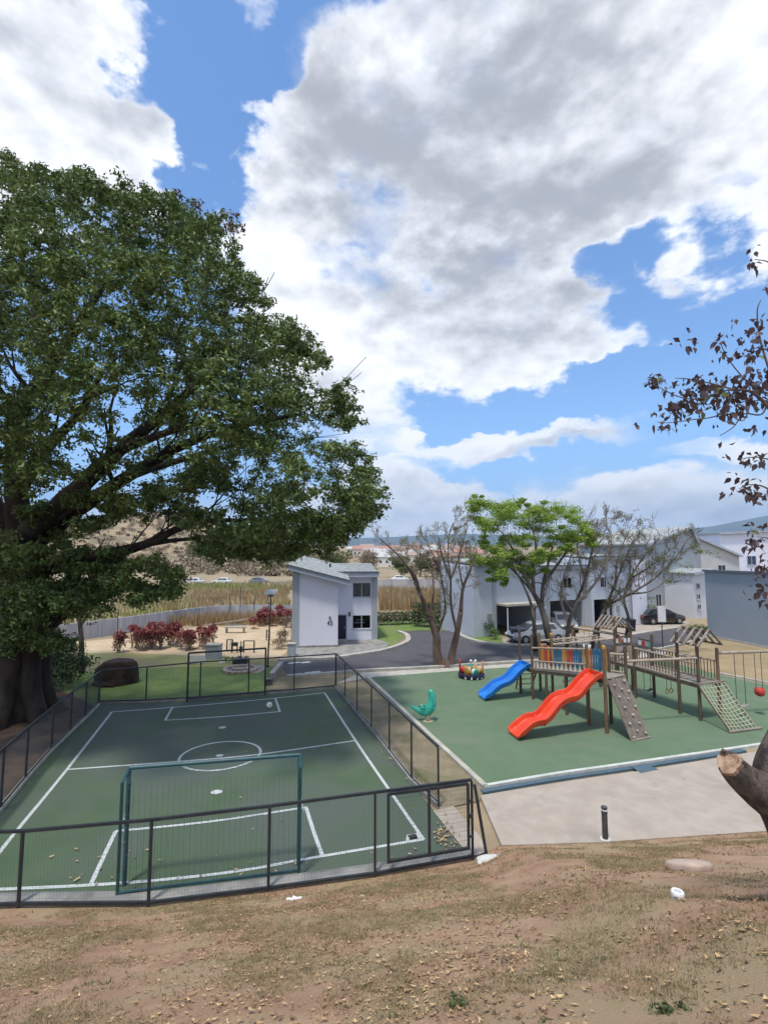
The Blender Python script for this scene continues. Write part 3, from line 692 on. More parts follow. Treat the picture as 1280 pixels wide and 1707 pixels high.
    for x in (.02, door_w+.02): f.beam(c+ex*x+n*.01, c+ex*x+n*.01+UP*dz, .06, .06)
    f.beam(c+ex*.02+n*.012+UP*(dz+.03), c+ex*(door_w+.02)+n*.012+UP*(dz+.03), .06, .06); f.build('frame', M['fascia'], door)
    st = MB(); st.extrude([c+n*.0-UP*.02, c+ex*(door_w+.1)-UP*.02, c+ex*(door_w+.1)+UP*.08, c+UP*.08], n*.35); st.build('door_step', M['kerbm'], root)
    w = window(root, c+ex*wx0+UP*z0-n*.05, ex, n, wx1-wx0, z1-z0)
    bl = MB()
    for zz, hh, x0, x1 in ((.62, .05, .18, .62), (.42, .10, .10, .68)): bl.beam(c+ex*(wx0+x0*(wx1-wx0))+UP*(z0+zz*(z1-z0)*1.05)-n*.088, c+ex*(wx0+x1*(wx1-wx0))+UP*(z0+zz*(z1-z0)*1.05)-n*.088, .02, hh)
    bl.build('pale_blind', M['white'], w)
    w = window(root, c+ex*wx0+UP*z2-n*.05, ex, n, wx1-wx0, z3-z2)
    cu = MB(); ww = wx1-wx0
    ring = [c+ex*(wx0+ww*t)+UP*(z2+.03)-n*(.105+.02*math.sin(t*40)) for t in np.linspace(.02, .98, 60)]
    cu.loft([ring, [p+UP*(z3-z2-.06) for p in ring]], closed=False, caps=False); cu.build('curtain', M['curtain'], w)
    # right roof: eave towards us, slope climbing away
    r0 = gz(c, zt)+n*.55-ex*.25; r1 = r0+ex*(W2+.30)
    mb = MB(); mb.extrude([r0, r1, r1+UP*.34, r0+UP*.34], ey*.06); mb.build('fascia_board', M['fascia'], root)
    mb = MB(); mb.beam(r0+UP*.38+n*.02, r1+UP*.38+n*.02, .07, .09); mb.build('gutter', M['gutter'], root)
    rise = P(600, 938, c.y+5.0).z-(zt+.34)
    k0, k1 = r0+ey*.062+UP*.30, r1+ey*.062+UP*.30
    mb = MB(); mb.extrude([k0, k1, k1+ey*5.2+UP*rise, k0+ey*5.2+UP*rise], -UP*.16); mb.build('roof', M['shingle'], root)
    for t in np.linspace(.08, .92, 9):      # shingle courses
        p, q = k0+(ey*5.2+UP*rise)*t+UP*.012, k1+(ey*5.2+UP*rise)*t+UP*.012
        mb = MB(); mb.beam(p, q, .10, .022); mb.build('shingle_course', M['shingle'], root)
    mb = MB(); mb.extrude([gz(c, zt)+ey*3.5-UP*.1, gz(d_, zt)+ey*3.5-UP*.1, gz(d_, zt+rise*.72)+ey*3.5, gz(c, zt+rise*.72)+ey*3.5], ey*.15); mb.build('gable_wall', M['hwall'], root)
    # wall lamp and the house number
    l = MB(); q = c+ex*(P(582.5, 1020, c.y).x-c.x)+UP*P(582, 1024, c.y).z+n*.07; l.lathe(q-UP*.17, [(.05, 0), (.075, .03), (.075, .27), (.04, .33)], 10); l.build('wall_lamp', M['lampdark'], root)
    for txt, px, py, s in (('8', 550, 1033.5, .34), ('45', 550, 1042, .42)):
        p = P(px, py, a.y+.3); f_ = (p-a).dot(ex); p = a+ex*f_+UP*p.z+n*.02
        cu = bpy.data.curves.new('house_number', 'FONT'); cu.body = txt; cu.size = s; cu.extrude = .012; cu.align_x = 'CENTER'; cu.materials.append(M['lampdark'])
        tmp = bpy.data.objects.new('house_number_curve', cu); COL.objects.link(tmp); me = bpy.data.meshes.new_from_object(tmp); bpy.data.objects.remove(tmp)
        o = bpy.data.objects.new('house_number', me); COL.objects.link(o); o.parent = root
        o.rotation_euler = (R(90), 0, math.atan2(ex.y, ex.x)); o.location = p-ORG[root.name]
white_house()
def pillar():
    p = G(486, 1093); t = thing('garden_pillar', 'short grey pillar with a pale cap at the left corner of the small house', 'pillar', p)
    mb = MB(); mb.box(p+UP*.36, (.46, .4, .72)); mb.build('shaft', M['hside'], t, bevel=.01)
    mb = MB(); mb.box(p+UP*.745, (.54, .48, .05)); mb.build('cap', M['kerbm'], t, bevel=.01)
pillar()

# ------------------------------------------------------------------ terrace of houses behind the trees
def terrace():
    a = G(790, 1063); b = G(1074, 1039); ex = (b-a).normalized(); ey = Vector((-ex.y, ex.x, 0)); n = -ey
    L = (b-a).length; H = 5.55; n_u = 3; wu = L/n_u
    for u in range(n_u):
        o = a+ex*wu*u+ey*(0, .9, .25)[u]; H = (5.45, 5.1, 5.9)[u]
        lab = ('pale blue terraced house with an open carport and parked silver car', 'pale blue terraced house in the middle of the row behind the bare trees', 'pale blue terraced house with a white end wall beside the dark car')[u]
        root = thing('terraced_house', lab, 'house', o, 'terraced houses behind the trees')
        cx0, cw, ch = 2.15, wu-2.5, 2.35
        holes = [(cx0, 0, cw, ch), (cx0+1.6, 3.4, 1.0, .9)]
        if u == 0: holes = [(cx0, 0, cw, ch)]
        if u == 2: holes = [(.3, 0, 2.4, ch), (1.2, 3.4, 1.0, .9)]
        mb = MB(); wall_with_holes(mb, o+ex*.004, ex, wu-.008, H, holes, .2, n); mb.build('wall', M['twall'], root)
        mb = MB(); mb.extrude([o+ey*.25, o+ex*.02*0+ey*.25+ex*(wu-.01), gz(o, H)+ey*.25+ex*(wu-.01), gz(o, H)+ey*.25], ey*.02); 
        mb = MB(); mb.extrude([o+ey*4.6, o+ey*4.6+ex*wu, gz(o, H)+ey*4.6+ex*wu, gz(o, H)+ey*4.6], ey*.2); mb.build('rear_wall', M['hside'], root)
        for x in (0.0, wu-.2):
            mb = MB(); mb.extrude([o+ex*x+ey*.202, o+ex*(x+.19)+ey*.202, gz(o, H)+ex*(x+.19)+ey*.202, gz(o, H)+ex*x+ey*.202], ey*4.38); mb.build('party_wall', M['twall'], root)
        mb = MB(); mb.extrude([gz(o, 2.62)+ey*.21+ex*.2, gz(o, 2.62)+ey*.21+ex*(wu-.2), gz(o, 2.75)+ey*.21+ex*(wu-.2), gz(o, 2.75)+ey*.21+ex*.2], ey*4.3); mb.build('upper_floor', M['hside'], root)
        dstrip = MB(); dstrip.extrude([o+ex*(cx0-.35)+n*.06, o+ex*(cx0-.02)+n*.06, gz(o, H)+ex*(cx0-.02)+n*.06, gz(o, H)+ex*(cx0-.35)+n*.06], ey*.055); dstrip.build('darker_strip', M['hside'], root)  # narrow full-height strip in a darker grey
        for x, z, w, h in holes[1:]: window(root, o+ex*x+UP*z-n*.06, ex, n, w, h)
        r0 = gz(o, H)+n*.5; r1 = r0+ex*wu; rise = .3
        mb = MB(); mb.extrude([r0+ex*.003, r1-ex*.003, r1-ex*.003+UP*.28, r0+ex*.003+UP*.28], ey*.06); mb.build('fascia_board', M['fascia'], root)
        mb = MB(); mb.extrude([r0+ey*.063+UP*.22+ex*.003, r1+ey*.063+UP*.22-ex*.003, r1+ey*5.4+UP*(.22+rise)-ex*.003, r0+ey*5.4+UP*(.22+rise)+ex*.003], -UP*.15); mb.build('roof', M['shingle'], root)
        mb = MB(); mb.extrude([gz(o, H-.01)+ex*.01+ey*.3, gz(o, H-.01)+ex*.01+ey*4.7, gz(o, H+rise)+ex*.01+ey*4.7], ex*(wu-.03)); mb.build('gable_wall', M['hwall'], root)
        mb = MB(); q = o+ex*(wu-.25)+n*.05; mb.tube([q, gz(q, H)], .045, 8); mb.build('downpipe', M['fascia'], root)
        mb = MB(); mb.beam(r0+ex*.01+n*.05+UP*.30, r1-ex*.01+n*.05+UP*.30, .09, .07); mb.build('gutter', M['gutter'], root)
        mb = MB(); mb.box(o+ex*(cx0-.7 if u < 2 else 3.2)+n*.05+UP*1.5, (.35, .12, .45), math.atan2(ex.y, ex.x)); mb.build('meter_box', M['greyc'], root)
        if u == 0:
            mb = MB(); q = G(847, 1068); mb.tube([q, gz(q, 2.35)], .045, 8); mb.build('carport_post', M['white'], root)
            mb = MB(); mb.extrude([gz(o, 2.36)+ex*cx0+n*1.3, gz(o, 2.36)+ex*(cx0+cw)+n*1.3, gz(o, 2.52)+ex*(cx0+cw)+n*1.3, gz(o, 2.52)+ex*cx0+n*1.3], ey*1.29); mb.build('carport_roof', M['kerbm'], root)
    e = b+n*.02
    root = thing('end_wall', 'bright white end wall of the terrace beside the driveway', 'wall', e)
    mb = MB(); mb.extrude([e-ex*1.5, e-ex*.0, gz(e, 5.9), gz(e, 5.9)-ex*1.5], n*.35); mb.build('wall_plate', M['hwall'], root)
    mb = MB(); mb.beam(gz(e, 5.94)-ex*1.55+n*.17, gz(e, 5.94)+ex*.05+n*.17, .42, .06); mb.build('coping', M['fascia'], root)
terrace()
def plain_house(name, label, fx, depth, z_top, m, roof=None, gable=None, windows=(), yaw=0.0):
    """front wall between two points, z_top per end"""
    a, b = fx; ex = (b-a); ex.z = 0; W = ex.length; ex.normalize(); ey = Vector((-ex.y, ex.x, 0)); n = -ey
    root = thing(name, label, 'house', gz(a, 0))
    a = gz(a, -.05); b = gz(b, -.05); poly = [a, b, gz(b, z_top[1])]
    if gable: poly.append(a+ex*W*gable[0]+UP*(gable[1]+.05))
    poly.append(gz(a, z_top[0]))
    mb = MB(); mb.extrude(poly, ey*depth); mb.build('wall', m, root)
    tops = [p for p in poly[2:]][::-1]
    for i in range(len(tops)-1):
        p, q = tops[i], tops[i+1]; d = (q-p).normalized()*.25
        p_, q_ = p-(d if i == 0 else d*0), q+(d if i == len(tops)-2 else d*0)
        mb = MB(); mb.extrude([p_+n*.35+UP*.005, q_+n*.35+UP*.005, q_+n*.35+UP*.16, p_+n*.35+UP*.16], ey*(depth+.6)); mb.build('roof', M['shingle'], root)
        mb = MB(); mb.beam(p_+n*.38+UP*.05, q_+n*.38+UP*.05, .05, .24); mb.build('fascia_board', M['fascia'], root)
    for x, z, w, h in windows: window(root, a+ex*x+UP*z+n*.03, ex, n, w, h)
    return root, a, ex, ey, n
Y = 53.0
def PX(px, Y): return Vector(((px-640)/FPX*Y*1.0, Y, 0))
r_, a_, ex_, ey_, n_ = plain_house('gabled_house', 'grey house with a sloping gable behind the dark parked car', (PX(1076, 50), PX(1158, 55)), 8, (P(0, 908, 50).z, P(0, 905, 55).z), M['hside'], gable=(.86, P(0, 880, 54).z), windows=((1.2, 1.0, 1.0, 1.3),))
plain_house('stepped_house', 'narrow white house block between the grey gable and the slate wall', (PX(1150, 49), PX(1180, 50.5)), 5, (P(0, 957, 49).z, P(0, 951, 50.5).z), M['whiter'], windows=((.5, 3.0, .6, .5), (.5, 1.9, .6, .5), (.5, .9, .6, .5)))
plain_house('sloped_roof_house', 'cream house with one long falling roof behind the slate wall', (PX(1166, 60), PX(1229, 60)), 8, (P(0, 899, 60).z, P(0, 927, 60).z), M['paleh'], windows=((2.0, 4.2, .9, .9),))
rr = plain_house('flat_topped_house', 'pale blue tall house at the back right behind the purple leaves', (PX(1199, 66), PX(1320, 66)), 8, (P(0, 890, 66).z, P(0, 884, 66).z), M['hwall'], windows=((3.5, 5.0, 1.2, 1.2),))
# slate-blue flank wall of the nearest house on the right
def slate_house():
    a = G(1180, 1061); b = G(1281, 1081.5); d = (b-a).normalized(); c = b+d*7.5; n = Vector((d.y, -d.x, 0))
    if n.x > 0: n = -n
    root = thing('slate_house', 'large plain slate blue house wall at the right behind the swings', 'house', a)
    H = P(0, 952, a.y).z
    mb = MB(); mb.extrude([a, c, gz(c, H), gz(a, H)], -n*8); mb.build('wall', M['ewall'], root)
    mb = MB(); mb.beam(gz(a, H+.05)+n*.04-d*.05, gz(c, H+.05)+n*.04, .28, .14); mb.build('parapet', M['gutter'], root)
    mb = MB(); mb.beam(a+n*.03+UP*.05, c+n*.03+UP*.05, .07, .16); mb.build('plinth', M['kerbm'], root)
    f = -n; m0 = gz(a, 0)-d*.012
    mb = MB(); mb.extrude([m0+f*.4+UP*1.2, m0+f*1.6+UP*1.2, m0+f*1.6+UP*2.4, m0+f*.4+UP*2.4], -d*.05); mb.build('window', M['glass'], root)
slate_house()

# ------------------------------------------------------------------ cars
def car(label, loc, yaw, paint, far=False, group=None, L=4.2, dark=False):
    root = thing('parked_car' if not far else 'distant_car', label, 'car', loc, group)
    cs, sn = math.cos(yaw), math.sin(yaw); loc = Vector(loc)
    def T(x, y, z): return (loc.x+x*cs-y*sn, loc.y+x*sn+y*cs, loc.z+z)
    k = L/4.2; W = .86
    st = [(-2.1, .42, .72, .80), (-2.04, .26, .84, .93), (-1.75, .20, .92, .98), (-1.2, .18, .95, 1), (0, .18, .96, 1), (.95, .18, .94, 1), (1.5, .20, .88, .97), (1.95, .26, .76, .90), (2.1, .40, .60, .76)]
    rings = []
    for x, z0, z1, s in st:
        w = W*s; m_ = z0+(z1-z0)*.55
        rings.append([T(x*k, y*1.0, z) for y, z in ((-w*.9, z0), (w*.9, z0), (w, z0+.10), (w, m_), (w*.93, z1-.03), (w*.84, z1), (-w*.84, z1), (-w*.93, z1-.03), (-w, m_), (-w, z0+.10))])
    mb = MB(); mb.loft(rings); body = mb.build('body', paint, root, smooth=False, bevel=0 if far else .03)
    cab = [(-1.72, .90, .92, .74), (-1.25, .93, 1.36, .63), (-.55, .94, 1.45, .62), (.15, .94, 1.43, .62), (.45, .93, 1.34, .63), (1.12, .90, .94, .72)]
    rings = []
    for x, z0, z1, w1 in cab:
        rings.append([T(x*k, y, z) for y, z in ((-W*.88, z0), (W*.88, z0), (w1+.02, z0+(z1-z0)*.88), (w1-.06, z1), (-w1+.06, z1), (-w1-.02, z0+(z1-z0)*.88))])
    mb = MB(); mb.loft(rings); cabin = mb.build('cabin', paint, root)
    # glazing set just proud of the cabin
    def quad(name, pts, m, parent):
        p = [Vector(T(*q)) for q in pts]; nn = (p[1]-p[0]).cross(p[3]-p[0]).normalized(); c = loc+UP*.9
        if nn.dot(p[0]-c) < 0: nn = -nn
        mb = MB(); mb.extrude([q+nn*.006 for q in p], nn*.012); mb.build(name, m, parent)
    for s in (-1, 1):
        y0, y1 = s*(W*.88+.0), s*.655
        quad('side_window', [(-1.28*k, y0*.985, .97), (-.28*k, y0*.985, .97), (-.34*k, y1, 1.34), (-1.08*k, y1, 1.30)], M['glass'], cabin)
        quad('side_window', [(-.20*k, y0*.985, .97), (.86*k, y0*.985, .96), (.40*k, y1, 1.28), (-.26*k, y1, 1.34)], M['glass'], cabin)
    quad('windscreen', [(1.07*k, -.68, .97), (1.07*k, .68, .97), (.50*k, .58, 1.31), (.50*k, -.58, 1.31)], M['glass'], cabin)
    quad('rear_window', [(-1.68*k, -.68, .97), (-1.68*k, .68, .97), (-1.28*k, .58, 1.32), (-1.28*k, -.58, 1.32)], M['glass'], cabin)
    for x in (-1.28, 1.30):
        for s in (-1, 1):
            c = Vector(T(x*k, s*W*.90, .32)); ax = Vector((-sn, cs, 0))
            wh = MB(); wh.tube([c-ax*.11, c-ax*.09, c+ax*.09, c+ax*.11], [.28, .32, .32, .28], 16); wheel = wh.build('wheel', M['black'], root)
            rm = MB(); rm.tube([c+ax*s*.10, c+ax*s*.118], [.19, .17], 12); rm.build('rim', M['rim'], wheel)
    for s in (-1, 1):
        quad('headlight', [(2.105*k, s*.40, .56), (2.105*k, s*.62, .56), (2.04*k, s*.66, .68), (2.06*k, s*.44, .68)], M['white'], root)
        quad('tail_light', [(-2.10*k, s*.48, .66), (-2.10*k, s*.70, .66), (-2.06*k, s*.70, .84), (-2.07*k, s*.50, .84)], M['pred'], root)
    if not far:
        mb = MB(); mb.beam(T(2.09*k, -.45, .46), T(2.09*k, .45, .46), .06, .12); mb.build('grille', M['black'], root)
        for s in (-1, 1):
            mb = MB(); mb.box(T(.82*k, s*.95, 1.0), (.16, .14, .11), yaw); mb.build('wing_mirror', paint, root)
    return root
SILVER = mat('silver_paint', (.42, .44, .48), None, rough=.3, metal=.4, coat=.5)
DARKC = mat('dark_car_paint', (.022, .016, .02), None, rough=.12, metal=.2, spec=.7, coat=.8)
WHITEC = mat('white_car_paint', (.70, .71, .72), None, rough=.35, coat=.3)
GREYC = mat('grey_car_paint', (.16, .17, .20), None, rough=.3, coat=.3)
c = G(893, 1070); car('silver car parked under the carport behind the trees', (c.x, c.y, .0), math.pi+.25, SILVER)
c = G(1106, 1041); car('dark glossy car parked on the driveway before the grey gabled house', (c.x, c.y+.6, .0), .15, DARKC, L=4.3)
c = G(947, 1058); car('dark car standing deep inside the second carport behind the trunks', (c.x+.5, c.y+2.6, .0), R(-95), GREYC)

# ------------------------------------------------------------------ boundary walls, tall grass, highway, town and hills
def wall_run(name, label, pts, h, th, m, plen, coping=True):
    pts = catmull([gz(p, 0) for p in pts], 10)
    root = thing(name, label, 'wall', pts[0])
    acc = [0]
    for p, q in zip(pts, pts[1:]): acc.append(acc[-1]+(q-p).length)
    def at(s):
        s = max(0, min(acc[-1], s)); i = max(k for k in range(len(acc)) if acc[k] <= s+1e-9); i = min(i, len(pts)-2)
        return pts[i].lerp(pts[i+1], (s-acc[i])/max(1e-6, acc[i+1]-acc[i]))
    n = max(1, int(acc[-1]/plen))
    for k in range(n):
        p, q = at(k*acc[-1]/n+.025), at((k+1)*acc[-1]/n-.025); hh = h+random.uniform(-.015, .015)
        mb = MB(); mb.beam(gz(p, hh*.5-.03), gz(q, hh*.5-.03), th, hh); mb.build('panel', m, root)
    for k in range(n+1):
        p = at(k*acc[-1]/n); mb = MB(); mb.box(gz(p, h*.5-.01), (th*1.5, th*1.5, h+.04)); mb.build('pillar', M['bwall'], root)
wall_run('boundary_wall', 'low curving grey stained wall beyond the red shrubs and the lawn', [G(40, 1090), G(100, 1072), G(205, 1056), G(300, 1040), G(370, 1031), G(440, 1030), G(500, 1031)], 1.30, .14, M['bwall'], 1.6)
wall_run('retaining_wall', 'pale stained highway wall behind the brown grass and hedges', [gz(P(560, 985, 84), 0), gz(P(640, 985, 84), 0), gz(P(720, 985, 86), 0), gz(P(800, 985, 90), 0), gz(P(900, 985, 95), 0)], 2.15, .3, M['bwall2'], 3.0)
for px, top, foot in ((400, 978, 1030), (382, 990, 1030), (195, 1016, 1066), (423, 1000, 1031), (448, 1004, 1031)):
    p = G(px, foot+1); t = thing('fence_stake', {400: 'tall thin dark stake at the middle of the curving grey wall', 382: 'thin stake left of the tallest one by the grey wall', 195: 'thin stake at the left end of the grey wall above the red shrubs', 423: 'thin stake between the tallest stake and the solar lamp', 448: 'thin stake by the grey wall just behind the solar lamp'}[px], 'stake', p, 'thin stakes along the grey wall')
    H = P(px, top, p.y).z; mb = MB(); mb.tube([p-UP*.05, gz(p, H)], .035, 6); mb.build('rod', M['lampdark'], t)
    mb = MB(); mb.tube([gz(p, H-.02), gz(p, H+.05)], [.05, .02], 6); mb.build('rod_cap', M['lampdark'], t)
def blades(name, m, region, n, h, w, lean=.25, clump=0, zfun=None, kind='stuff', hvar=.5, seed=1):
    """tall grass: tapering two-triangle blades over a polygon region"""
    rg = np.random.default_rng(seed); P_ = np.array([(p[0], p[1]) for p in region]); lo, hi = P_.min(0), P_.max(0)
    pts = []
    while len(pts) < n:
        q = rg.uniform(lo, hi, (n, 2)); inside = np.zeros(len(q), bool); j = len(P_)-1
        for i in range(len(P_)):
            c = ((P_[i, 1] > q[:, 1]) != (P_[j, 1] > q[:, 1])) & (q[:, 0] < (P_[j, 0]-P_[i, 0])*(q[:, 1]-P_[i, 1])/(P_[j, 1]-P_[i, 1]+1e-9)+P_[i, 0]); inside ^= c; j = i
        pts += list(q[inside])
    q = np.array(pts[:n]); 
    if clump:
        cn = rg.integers(0, n, max(4, n//clump)); q = q[rg.choice(cn, n)]+rg.normal(0, w*3.5, (n, 2))
    z = np.array([zfun(x, y) for x, y in q]) if zfun else np.zeros(n)
    H = h*(1+hvar*rg.uniform(-1, 1, n)); a = rg.uniform(0, 2*np.pi, n); b = rg.uniform(0, 2*np.pi, n); ww = w*rg.uniform(.6, 1.3, n)
    ax = np.stack([np.cos(a), np.sin(a), 0*a], 1)*ww[:, None]/2; ln = np.stack([np.cos(b), np.sin(b), 0*b], 1)*(H*lean*rg.uniform(0, 1, n))[:, None]
    base = np.stack([q[:, 0], q[:, 1], z-.03], 1); up = np.stack([0*z, 0*z, H], 1)
    mid = base+up*.55+ln*.35; tip = base+up+ln
    V = np.stack([base-ax, base+ax, mid+ax*.75, tip, mid-ax*.75], 1).reshape(-1, 3)
    F3 = np.arange(n)[:, None]*5; F = np.concatenate([np.concatenate([F3, F3+1, F3+2], 1), np.concatenate([F3, F3+2, F3+4], 1), np.concatenate([F3+4, F3+2, F3+3], 1)])
    o = raw_mesh(name, V, F, m)
    if kind: o['kind'] = kind
    return o
blades('dry_grass', M['drystalk'], [G(-200, 1052), G(100, 1052), G(300, 1030), G(480, 1024), G(480, 983), G(200, 983), G(-200, 983)], 15000, .8, .10, .35, seed=2)
blades('dry_grass', M['brownstalk'], [G(250, 1026), G(330, 1020), G(480, 1016), G(480, 988), G(330, 990)], 4500, .9, .10, .35, seed=22, clump=60)
blades('dry_grass', M['brownstalk'], [G(632, 1018), G(800, 1018), G(830, 997), G(632, 991)], 9000, 1.3, .11, .3, seed=3)
blades('dry_grass', M['drystalk'], [G(-300, 985), G(500, 985), G(500, 976), G(-300, 976)], 5000, .9, .22, .3, seed=4)
blades('dry_reeds', M['brownstalk'], [G(250, 1044), G(330, 1044), G(480, 1041), G(480, 1034), G(360, 1036), G(250, 1042)], 2600, .95, .05, .35, seed=5)
# highway
mb = MB()
H0 = [gz(P(-400, 970, 100), .0), gz(P(300, 972, 104), .0), gz(P(500, 970, 108), .0), gz(P(800, 965, 122), .0), gz(P(1400, 955, 150), .0)]
mb.strip(catmull(H0, 6), 11, .04); struct(mb.build('highway', M['asphalt'], fix=False))
k = MB(); k.kerb(catmull([p+Vector((0, -5.8, 0)) for p in H0[2:]], 6), .25, -.1, .75); 
gr_ = thing('guard_rail', 'long grey guard rail along the near edge of the highway', 'guard rail', H0[2]+Vector((0, -5.8, 0)))
k = MB(); k.kerb(catmull([p+Vector((0, -5.8, 0)) for p in H0[2:]], 6), .12, .45, .78); k.build('rail', M['greyc'], gr_)
for i, p in enumerate(catmull([p+Vector((0, -5.7, 0)) for p in H0[2:]], 9)):
    mb = MB(); mb.box(gz(p, .3), (.12, .12, .64)); mb.build('post', M['greyc'], gr_)
for px, Yd, lab, pt in ((322, 103, 'leftmost tiny pale car on the distant highway', WHITEC), (370, 104, 'small white car on the distant highway, second from left', WHITEC), (432, 106, 'small grey car on the highway just left of the small house', GREYC),
                        (667, 116, 'white car on the highway just right of the small house roof', WHITEC), (752, 120, 'white car on the highway seen through the bare tree', WHITEC)):
    p = gz(P(px, 965, Yd), .06); car(lab, p, .08 if px > 400 else math.pi+.05, pt, far=True, group='cars on the distant highway')

# scrub over the dry hill on the left (one mass nobody could count)
rg = np.random.default_rng(11); cc = []; rr_ = []
for _ in range(1500):
    x, y = rg.uniform(-230, -20), rg.uniform(140, 340); cc.append((x, y, terrain(x, y)+.4)); rr_.append(rg.uniform(.9, 2.8))
stuff(leaf_cloud('scrub', cc, rr_, 44, 1.0, M['scrub'], seed=12))
cc = []; rr_ = []
for _ in range(110):
    x, y = rg.uniform(-40, 130), rg.uniform(150, 420); cc.append((x, y, terrain(x, y)+1.0)); rr_.append(rg.uniform(1.5, 3.4))
stuff(leaf_cloud('scrub', cc, rr_, 60, 1.1, M['scrubg'], seed=13))
def round_tree(label, x, y, h, r, m, seed, per=260, group='trees along the highway', size=.55):
    z = terrain(x, y); t = thing('tree', label, 'tree', (x, y, z), group); rg = np.random.default_rng(seed)
    mb = MB(); mb.tube([Vector((x, y, z-.2)), Vector((x+.2, y, z+h*.45)), Vector((x, y, z+h*.7))], [.28, .18, .1], 7); mb.build('trunk', M['bark3'], t)
    c = [(x+r*rg.uniform(-.6, .6), y+r*rg.uniform(-.6, .6), z+h*.62+r*rg.uniform(-.45, .45)) for _ in range(9)]
    leaf_cloud('crown', c, [r*rg.uniform(.4, .62) for _ in c], per, size, m, t, seed=seed)
TL = [('round green tree behind the highway car right of the small house', 668, 135, 5.2, 3.4, 'scrubg'), ('olive tree behind the highway seen through the bare tree', 700, 140, 6.0, 3.6, 'scrubg'), ('brownish tree behind the second highway car', 728, 138, 5.0, 3.6, 'scrub'), ('wide brown tree behind the highway at the terrace corner', 768, 140, 5.5, 3.8, 'scrub'),
      ('green tree on the dry hill above the pale highway cars', 335, 175, 9.0, 5.0, 'scrubg'), ('dark olive tree above the middle highway cars', 400, 165, 8.0, 4.6, 'scrub'), ('brown tree left of the town behind the small house', 610, 170, 8.0, 5.0, 'scrub'), ('low brown tree behind the small house roof', 560, 160, 6.5, 4.4, 'scrubg')]
for i, (lab, px, Yd, h, r, m) in enumerate(TL): round_tree(lab, (px-640)/FPX*Yd, Yd, h, r, M[m], 40+i)
for i, (px, Yd, h, r, lab) in enumerate(((1130, 95, 11, 4.2, 'brown tree on the skyline left of the pale blue tall house'), (1160, 100, 11.5, 4.5, 'brown tree on the skyline above the falling roof'), (1195, 105, 13, 4.0, 'dark tree on the skyline behind the falling roof'), (1262, 90, 13.5, 4.0, 'brown tree on the skyline above the pale blue tall house'), (1300, 92, 14.5, 5, 'dark tree on the skyline at the right edge'))):
    round_tree(lab, (px-640)/FPX*Yd, Yd, h-1.0, r, M['scrub' if i % 2 == 0 else 'scrubg'], 60+i, group='trees on the right skyline')
# town across the valley
rg = np.random.default_rng(21); TOWN_W = [mat('town_wall', c) for c in ((.62, .55, .48), (.55, .40, .33), (.66, .64, .60), (.50, .36, .30))]; TOWN_R = [mat('town_roof', c) for c in ((.36, .20, .16), (.33, .26, .23), (.46, .46, .46))]
cols = ['cream', 'pink', 'white', 'terracotta']
def town_house(x, y, w, d, h, k, lab):
    z = terrain(x, y)-.3; t = thing('town_house', lab, 'house', (x, y, z), 'houses of the town across the valley')
    mb = MB(); mb.box((x, y, z+h/2), (w, d, h)); wl = mb.build('wall', TOWN_W[k % 4], t)
    mb = MB(); o = .4; mb.extrude([(x-w/2-o, y-d/2-o, z+h+.005), (x-w/2-o, y+d/2+o, z+h+.005), (x-w/2-o, y, z+h+d*.28)], (w+2*o, 0, 0)); mb.build('roof', TOWN_R[k % 3], t)
    for i in range(int(w/3)):
        mb = MB(); mb.box((x-w/2+1.6+i*3, y-d/2-.02, z+h*.55), (1.1, .1, 1.2)); mb.build('window', M['glass'], t)
spots = [(px_, Yd_) for px_, Yd_ in ((604, 330), (618, 290), (634, 270), (646, 390), (660, 360), (684, 300), (694, 420), (712, 260), (722, 460), (738, 290), (750, 500), (776, 340), (790, 290), (800, 380))]+[(652, 240), (662, 300), (676, 260), (690, 330), (640, 330), (705, 280), (716, 380), (728, 330), (742, 420), (756, 360), (770, 300), (783, 420), (630, 420), (668, 430), (700, 480), (735, 520), (765, 500), (612, 480), (590, 430), (655, 560), (720, 600), (780, 560), (690, 640), (748, 680)]
ORD = 'first second third fourth fifth sixth seventh eighth ninth tenth eleventh twelfth thirteenth fourteenth fifteenth sixteenth seventeenth eighteenth nineteenth twentieth twenty-first twenty-second twenty-third twenty-fourth twenty-fifth'.split()
TOWN_LAB = {}
for far in (False, True):
    for n_, i in enumerate(sorted((i for i in range(len(spots)) if (spots[i][1] > 340) == far), key=lambda i: spots[i][0])):
        TOWN_LAB[i] = '%s walled house with %s roof, %s from left in %s rows of town' % (cols[i % 4], ['red', 'brown', 'grey'][i % 3], ORD[n_], 'far' if far else 'near')
for i, (px, Yd) in enumerate(spots):
    x = (px-640)/FPX*Yd; w = rg.uniform(8, 14); near = Yd < 340
    town_house(x, Yd, w, rg.uniform(7, 10), rg.uniform(3.2, 6.5), i, TOWN_LAB[i])
